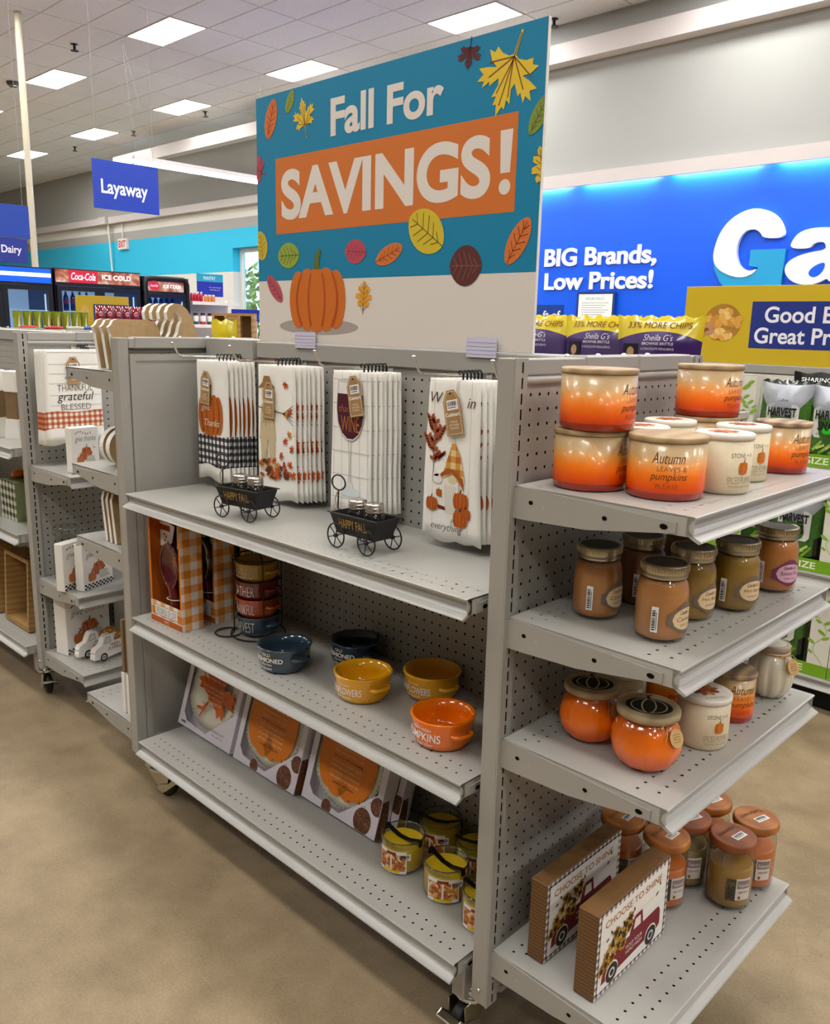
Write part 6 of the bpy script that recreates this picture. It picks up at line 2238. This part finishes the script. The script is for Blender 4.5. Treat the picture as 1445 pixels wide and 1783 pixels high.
AH = [(-2.847, 2.238), (-2.951, 2.205), (-3.017, 2.147), (-3.024, 2.098), (-2.97, 2.06), (-2.9, 2.083), (-2.849, 2.154)]
fw_ = plane((0, YW - .004, 0), (1, 0, 0), (0, 0, 1))
def smooth_outline(p, it=2):
    for _ in range(it):
        q = []
        for i in range(len(p)):
            a, b = p[i], p[(i + 1) % len(p)]
            q += [(a[0] * .75 + b[0] * .25, a[1] * .75 + b[1] * .25), (a[0] * .25 + b[0] * .75, a[1] * .25 + b[1] * .75)]
        p = q
    return p
GW = smooth_outline(GW); AW = smooth_outline(AW); AH = smooth_outline(AH)
t = thing('logo_letter', 'giant white and teal letter G on the blue wall', 'letter')
MB().prism(GT, 0, .045, mat('letter_teal', '#1aa0d8', rough=.4), fw_).build('lower_stroke', t)
MB().prism(GW, 0, .055, 'wall_letter', fw_).build('upper_stroke', t)
t = thing('logo_letter', 'giant white letter a cut by the picture edge on the blue wall', 'letter')
MB().prism(AW, 0, .055, 'wall_letter', fw_).build('stroke', t)
MB().prism(AH, .0551, .0556, 'blue_wall', fw_).build('counter', t)
t = thing('framed_notice', 'framed white return policy notice below the wall lettering', 'notice', (-6.20, YW - .06, 1.45))
MB().box(0, .62, 0, .03, 0, .49, mat('notice_frame', '#16307a', rough=.4)).build('frame', t)
p = MB(); fn = plane((0, -.0004, 0), (1, 0, 0), (0, 0, 1))
p.poly(rect(.035, .585, .03, .455), 'paper', .0002, fn)
p.text('RETURN POLICY', .31, .375, .035, .30, ink('#3a8aa8'), fn, .0006, bold=0)
for k in range(9):
    p.poly(rect(.09, .53 - .05 * (k % 3), .33 - k * .032, .34 - k * .032), ink('#a9b4c0'), .0006, fn)
p.build('print', t)
t = thing('blue_sign', 'small blue sign reading ft of beside the fall sign', 'sign', (-4.66, 6.0, 1.0))
MB().box(0, .60, -.01, .01, .18, .64, ink('#14409a')).build('board', t)
MB().box(.28, .32, -.008, .008, -1.0, .18, 'zinc').build('post', t)
p = MB(); p.text('ft of', .47, .50, .085, .21, ink('#e4e8f2'), plane((0, -.0104, 0), (1, 0, 0), (0, 0, 1)), .0004, bold=.02); p.build('lettering', t)

# ------------------------------------------------------------------ hanging signs, lamp, pole
def wires(par, pts):
    for a, b in pts:
        MB().tube([a, b], .0022, mat('wire_grey', '#8a8886', rough=.5), 5).build('wire', par)
t = thing('hanging_sign', 'hanging blue layaway sign below the ceiling', 'sign', (-9.0, 3.645, 2.66))
MB().box(-.006, .006, 0, .825, 0, .540, mat('sign_blue', '#1238a8', rough=.45)).build('board', t)
p = MB(); p.text('Layaway', .095, .125, .205, .585, ink('#e8eaf4'), plane((.0064, 0, 0), (0, 1, 0), (0, 0, 1)), .0004, bold=.02, align='L', res=8); p.build('lettering', t)
wires(t, [((0, .05, .54), (0, .05, H - 2.665)), ((0, .77, .54), (0, .77, H - 2.665))])
t = thing('hanging_sign', 'hanging blue dairy sign at the left picture edge', 'sign', (-9.0, 2.05, 1.985))
MB().box(-.006, .006, 0, .84, .262, .605, mat('sign_blue2', '#123c9c', rough=.45)).build('upper_board', t)
MB().box(-.006, .006, 0, .80, 0, .255, mat('sign_navy', '#1c2c88', rough=.45)).build('lower_board', t)
p = MB(); p.text('& Dairy', .735, .075, .105, .305, ink('#e8eaf4'), plane((.0064, 0, 0), (0, 1, 0), (0, 0, 1)), .0004, bold=.02, align='R'); p.build('lettering', t)
wires(t, [((0, .05, .605), (0, .05, H - 1.99)), ((0, .78, .605), (0, .78, H - 1.99))])
t = thing('strip_light', 'long bright strip light hanging on wires beside the blue layaway sign', 'lamp', (-12.11, 5.82, 3.80))
MB().box(-.045, .045, 0, 4.9, .05, .11, 'trim_white').build('housing', t)
for k in range(4):
    MB().tube([(0, .02 + 1.22 * k, .02), (0, 1.19 + 1.22 * k, .02)], .038, 'tube_white', 10).build('lamp_tube', t)
wires(t, [((0, .05, .11), (0, -.10, H - 3.805)), ((0, .35, .11), (0, -.10, H - 3.805)), ((0, 2.45, .11), (0, 2.40, H - 3.805)), ((0, 2.6, .11), (0, 2.42, H - 3.805))])
t = thing('pole', 'tall thin white pole from floor to ceiling at upper left', 'pole', (-12.15, 4.21, 0))
MB().lathe([(.046, 0.021), (.046, H - .004)], 16, mat('pole_cream', '#c9c0a8', rough=.5)).build('tube', t)
MB().lathe([(0, .0), (.12, 0), (.12, .02), (0, .02)], 16, 'white_paint').build('base_plate', t)
for x, y, n in ((-20.66, 8.85, 'sprinkler head on the ceiling far left of the hanging blue sign'), (-17.85, 8.92, 'sprinkler head on the ceiling above the layaway sign'), (-15.0, 8.97, 'sprinkler head on the ceiling left of the fall sign'),
                (-6.69, 9.2, 'sprinkler head on the ceiling right of the fall sign top corner'), (-12.9, 5.35, 'sprinkler head on the ceiling left of the lamp wires')):
    t = thing('sprinkler_head', n, 'sprinkler', (x, y, H - .10), 0, 'sprinkler heads')
    MB().lathe([(.02, .03), (.02, .092), (.055, .094), (.055, .1)], 10, 'black_metal').build('stem', t)
    MB().lathe([(0, 0), (.06, 0), (.06, .008), (.015, .012), (.015, .03), (0, .03)], 10, 'black_metal').build('deflector', t)
t = thing('smoke_detector', 'dark round ceiling detector left of the white pole', 'detector', (-15.87, 5.56, H - .075))
MB().lathe([(0, 0), (.06, .0), (.10, .03), (.11, .075), (0, .075)], 20, ink('#4a4648')).build('body', t)
MB().lathe([(.07, -.002), (.075, .004), (.07, .01)], 20, 'chrome').build('ring', t)
t = thing('exit_sign', 'small red lettered exit sign on the teal wall', 'sign', (-22.20, YB - .075, 3.32))
MB().box(0, .5, 0, .07, 0, .28, 'white_paint').build('housing', t)
p = MB(); p.text('EXIT', .25, .05, .18, .40, ink('#c8303a'), plane((0, -.0004, 0), (1, 0, 0), (0, 0, 1)), .0005, bold=.03); p.build('lettering', t)
MB().tube([(.25, .03, .28), (.25, .03, .69)], .02, 'white_paint', 8).build('conduit', t)
t = thing('electrical_box', 'grey electrical box on the far wall beam with a conduit below', 'box', (-22.95, YB - .255, 3.78))
MB().box(0, .42, 0, .09, .22, .42, 'trim_white', ch=.01).build('box', t)
MB().tube([(.35, .12, .22), (.35, .15, -.2), (.35, .2, -1.6)], .025, 'white_paint', 8).build('conduit', t)

# ------------------------------------------------------------------ drink coolers
mat('cooler_black', '#0d0d10', rough=.35)
mat('cooler_inside', '#a9bcd4', rough=.7, emit=.6)  # back panel and racks glow to imitate the interior lighting
def lit(name, h, e):
    return mat(name, h, rough=.3, emit=e)
lit('header_blue', '#0b50d8', .9); lit('header_red', '#a81c2c', .8); lit('header_white', '#e4e8f0', .8)
noise_print('ice_print', ['#5a1c10', '#a8583a', '#c88a6a', '#e0d4c8'], 6)
mat('cola', '#1c0c0a', rough=.1, coat=.6); mat('cola_label', '#b03040', rough=.4)
XC = -10.0
def cooler(label, y0, y1, zt, doors, hdr):
    t = thing('drink_cooler', label, 'cooler', (XC, y0, 0), 0, 'drink coolers')
    W = y1 - y0
    b = MB()
    b.box(-.75, -.70, 0, W, 0.0006, zt, 'cooler_black'); b.box(-.70, -.02, 0, .04, .0006, zt, 'cooler_black'); b.box(-.70, -.02, W - .04, W, .0006, zt, 'cooler_black')
    b.box(-.70, -.02, .04, W - .04, zt - .20, zt, 'cooler_black'); b.box(-.70, -.02, .04, W - .04, .05, .25, 'cooler_black')
    b.box(-.69, -.685, .041, W - .041, .251, zt - .201, 'cooler_inside')
    b.box(-.02, 0, 0, W, zt - .21, zt, 'cooler_black', ch=.004)
    b.box(-.02, 0, 0, W, .05, .25, 'cooler_black', ch=.004)
    b.build('cabinet', t)
    for z_ in (.60, .92, 1.22, 1.50):
        MB().box(-.66, -.05, .045, W - .045, z_ - .012, z_, 'cooler_inside').build('rack_shelf', t)
    h = MB()
    hdr(h, plane((.0006, 0, 0), (0, 1, 0), (0, 0, 1)), W, zt)
    h.build('lit_header', t)
    n = doors
    for k in range(n):
        a, c = .012 + (W - .024) * k / n, .012 + (W - .024) * (k + 1) / n
        d = MB()
        zb, zc = .26, zt - .215
        for q in ((a + .003, a + .06, zb, zc), (c - .06, c - .003, zb, zc), (a + .06, c - .06, zb, zb + .06), (a + .06, c - .06, zc - .06, zc)):
            d.box(-.018, .018, q[0], q[1], q[2], q[3], 'cooler_black')
        d = d.build('door', t)
        MB().box(-.004, .004, a + .06, c - .06, zb + .06, zc - .06, 'glass_pane').build('pane', d)
        MB().box(-.05, -.04, c - .085, c - .068, zb + .1, zc - .1, 'header_white').build('led_strip', d)
    return t
def hdr1(h, fn, W, zt):
    h.poly(rect(.01, W - .02, zt - .185, zt - .015), 'header_blue', 0, fn)
    h.poly(rect(W * .48, W - .02, zt - .115, zt - .068), 'header_white', .0006, fn)
    h.text('Open for our coolest deals.', W - .03, zt - .105, .032, .52, ink('#1a56c8'), fn, .0012, bold=0, align='R')
def hdr2(h, fn, W, zt):
    h.poly(rect(.01, W - .01, zt - .170, zt - .015), 'ice_print', 0, fn)
    h.poly(rect(.18, .56, zt - .170, zt - .015), 'header_red', .0006, fn)
    h.text('Coca-Cola', .37, zt - .135, .090, .32, MATS['header_white'], fn, .0012, bold=.01, shear=.3)
    h.text('ICE COLD', .82, zt - .115, .062, .40, MATS['header_white'], fn, .0012, bold=.02)
def hdr3(h, fn, W, zt):
    h.poly(rect(.08, W - .08, zt - .19, zt - .06), 'ice_print', 0, fn)
    h.poly(ell(.17, zt - .115, .075, .065, 24), 'header_red', .0006, fn)
    h.text('Coca-Cola', .17, zt - .13, .03, .11, MATS['header_white'], fn, .0012, bold=0, shear=.3)
    h.text('ICE COLD', .44, zt - .142, .045, .27, MATS['header_white'], fn, .0012, bold=.02)
cooler('black drink cooler with lit blue header at the left edge', 2.30, 3.535, 2.01, 2, hdr1)
cooler('black two door drink cooler with lit red ice cold header', 3.56, 4.715, 2.02, 2, hdr2)
c3 = cooler('smaller black rounded drink cooler right of the two door cooler', 4.745, 5.445, 1.985, 1, hdr3)
rb = MB(); rb.tube([(.01, .03, .3), (.01, .03, 1.90), (.01, .05, 1.955), (.01, .10, 1.97), (.01, .60, 1.97), (.01, .65, 1.955), (.01, .67, 1.90), (.01, .67, .3)], .032, 'cooler_black', 10); rb.build('rounded_frame', c3)
def bottle(label, x, y, z, grp):
    t = thing('soda_bottle', label, 'bottle', (x, y, z), 0, grp)
    MB().lathe([(0, 0), (.030, 0), (.034, .01), (.034, .08), (.030, .10), (.034, .13), (.030, .175), (.012, .215), (.012, .225), (0, .225)], 14, 'cola').build('body', t)
    MB().lathe([(.0345, .09), (.035, .092), (.035, .135), (.0345, .137)], 14, 'cola_label').build('label', t)
    MB().lathe([(.014, .222), (.014, .242), (0, .243)], 12, ink('#b8b0b4')).build('cap', t)
    return t
nb = ('first', 'second', 'third', 'fourth', 'fifth', 'sixth')
for k in range(5):
    bottle('cola bottle in the two door cooler upper rack, %s from the left' % nb[k], XC - .14, 3.655 + k * .092, 1.5005, 'cola bottles in the two door cooler')
    bottle('cola bottle in the two door cooler lower rack, %s from the left' % nb[k], XC - .14, 3.655 + k * .092, 1.2205, 'lower cola bottles in the two door cooler')
for k in range(6):
    bottle('cola bottle in the rounded cooler, %s from the left' % nb[k], XC - .14, 4.835 + k * .085, 1.5005, 'cola bottles in the rounded cooler')

# ------------------------------------------------------------------ pantry shelf
t = thing('pantry_shelf', 'light pantry shelf with teal and blue pantry sign', 'shelf', (XC, 5.50, 0))
for y in (0.0, .78):
    MB().box(-.4, -.36, y, y + .03, 0, 1.72, 'white_paint').build('upright', t)
MB().box(-.355, -.345, .0, .81, .1, 1.685, 'white_paint').build('back_panel', t)
for z_ in (.5, .95, 1.365, 1.685):
    MB().box(-.344, .0, 0, .81, z_ - .045, z_, 'white_paint').build('board', t)
sg = MB(); sg.box(-.34, -.33, .285, .725, 1.7706, 2.09, ink('#24309a')); sg.box(-.341, -.329, .284, .726, 1.98, 2.091, ink('#2a9cb8'))
s_ = sg.build('sign_board', t)
MB().box(-.339, -.331, .29, .33, 1.686, 1.77, 'white_paint').build('sign_stand', t)
p = MB(); fn = plane((-.3285, .285, 1.7706), (0, 1, 0), (0, 0, 1))
p.text('PANTRY', .21, .235, .050, .20, ink('#e8f0f2'), fn, .0004, bold=.0)
f2 = plane((-.3296, .285, 1.7706), (0, 1, 0), (0, 0, 1))
p.text('Oh, sweet savings!', .30, .12, .020, .20, ink('#e8eaf4'), f2, .0004, bold=.0)
p.text('(And salty, too.)', .30, .085, .020, .17, ink('#e8eaf4'), f2, .0004, bold=.0)
p.build('sign_print', t)
for k in range(4):
    tt = thing('red_bottle', 'red juice bottle on the pantry shelf top, %s from the left' % nb[k], 'bottle', (XC - .10, 5.55 + k * .052, 1.6856), 0, 'red juice bottles')
    MB().lathe([(0, 0), (.022, 0), (.024, .01), (.024, .09), (.012, .115), (0, .115)], 12, mat('juice_red', '#b8283c', rough=.2)).build('body', tt)
    MB().lathe([(.013, .1155), (.013, .135), (0, .136)], 10, ink('#e0d8d8')).build('cap', tt)
for k in range(3):
    tt = thing('orange_jar', 'orange jar on the pantry shelf top, %s from the left' % nb[k], 'jar', (XC - .10, 5.78 + k * .062, 1.6856), 0, 'orange jars')
    MB().lathe([(0, 0), (.026, 0), (.028, .01), (.028, .07), (.02, .08), (0, .08)], 12, mat('jar_orange', '#c87a3a', rough=.3)).build('body', tt)
    MB().lathe([(.022, .0805), (.022, .1), (0, .1005)], 10, ink('#d8c8a8')).build('cap', tt)
for k, c in enumerate(('#2a5a4a', '#c8442c', '#2a5a4a', '#c8442c')):
    tt = thing('sauce_jar', 'white labelled sauce jar on the pantry lower board, %s from the left' % nb[k], 'jar', (XC - .10, 5.60 + k * .12, 1.3656), 0, 'labelled sauce jars')
    MB().lathe([(0, 0), (.040, 0), (.043, .01), (.043, .12), (.03, .135), (0, .135)], 14, mat('sauce_' + c[1:], c, rough=.3)).build('body', tt)
    MB().lathe([(.0432, .04), (.0445, .042), (.0445, .118), (.0432, .12)], 14, 'paper').build('label', tt)
    MB().lathe([(.032, .1355), (.032, .16), (0, .1605)], 12, ink('#30302c')).build('cap', tt)
t = thing('counter_sign', 'low blue and teal counter sign under the far window', 'sign', (-9.2, 5.62, 0))
MB().box(-.02, .02, 0, .75, 1.42, 1.58, ink('#1c2c98')).build('blue_board', t)
MB().box(-.021, .021, .42, .75, 1.44, 1.52, ink('#1f8fae')).build('teal_panel', t)
MB().box(-.015, .015, .36, .40, 0, 1.42, 'white_paint').build('post', t)
MB().box(-.15, .15, .2, .56, 0, .03, 'white_paint').build('foot', t)
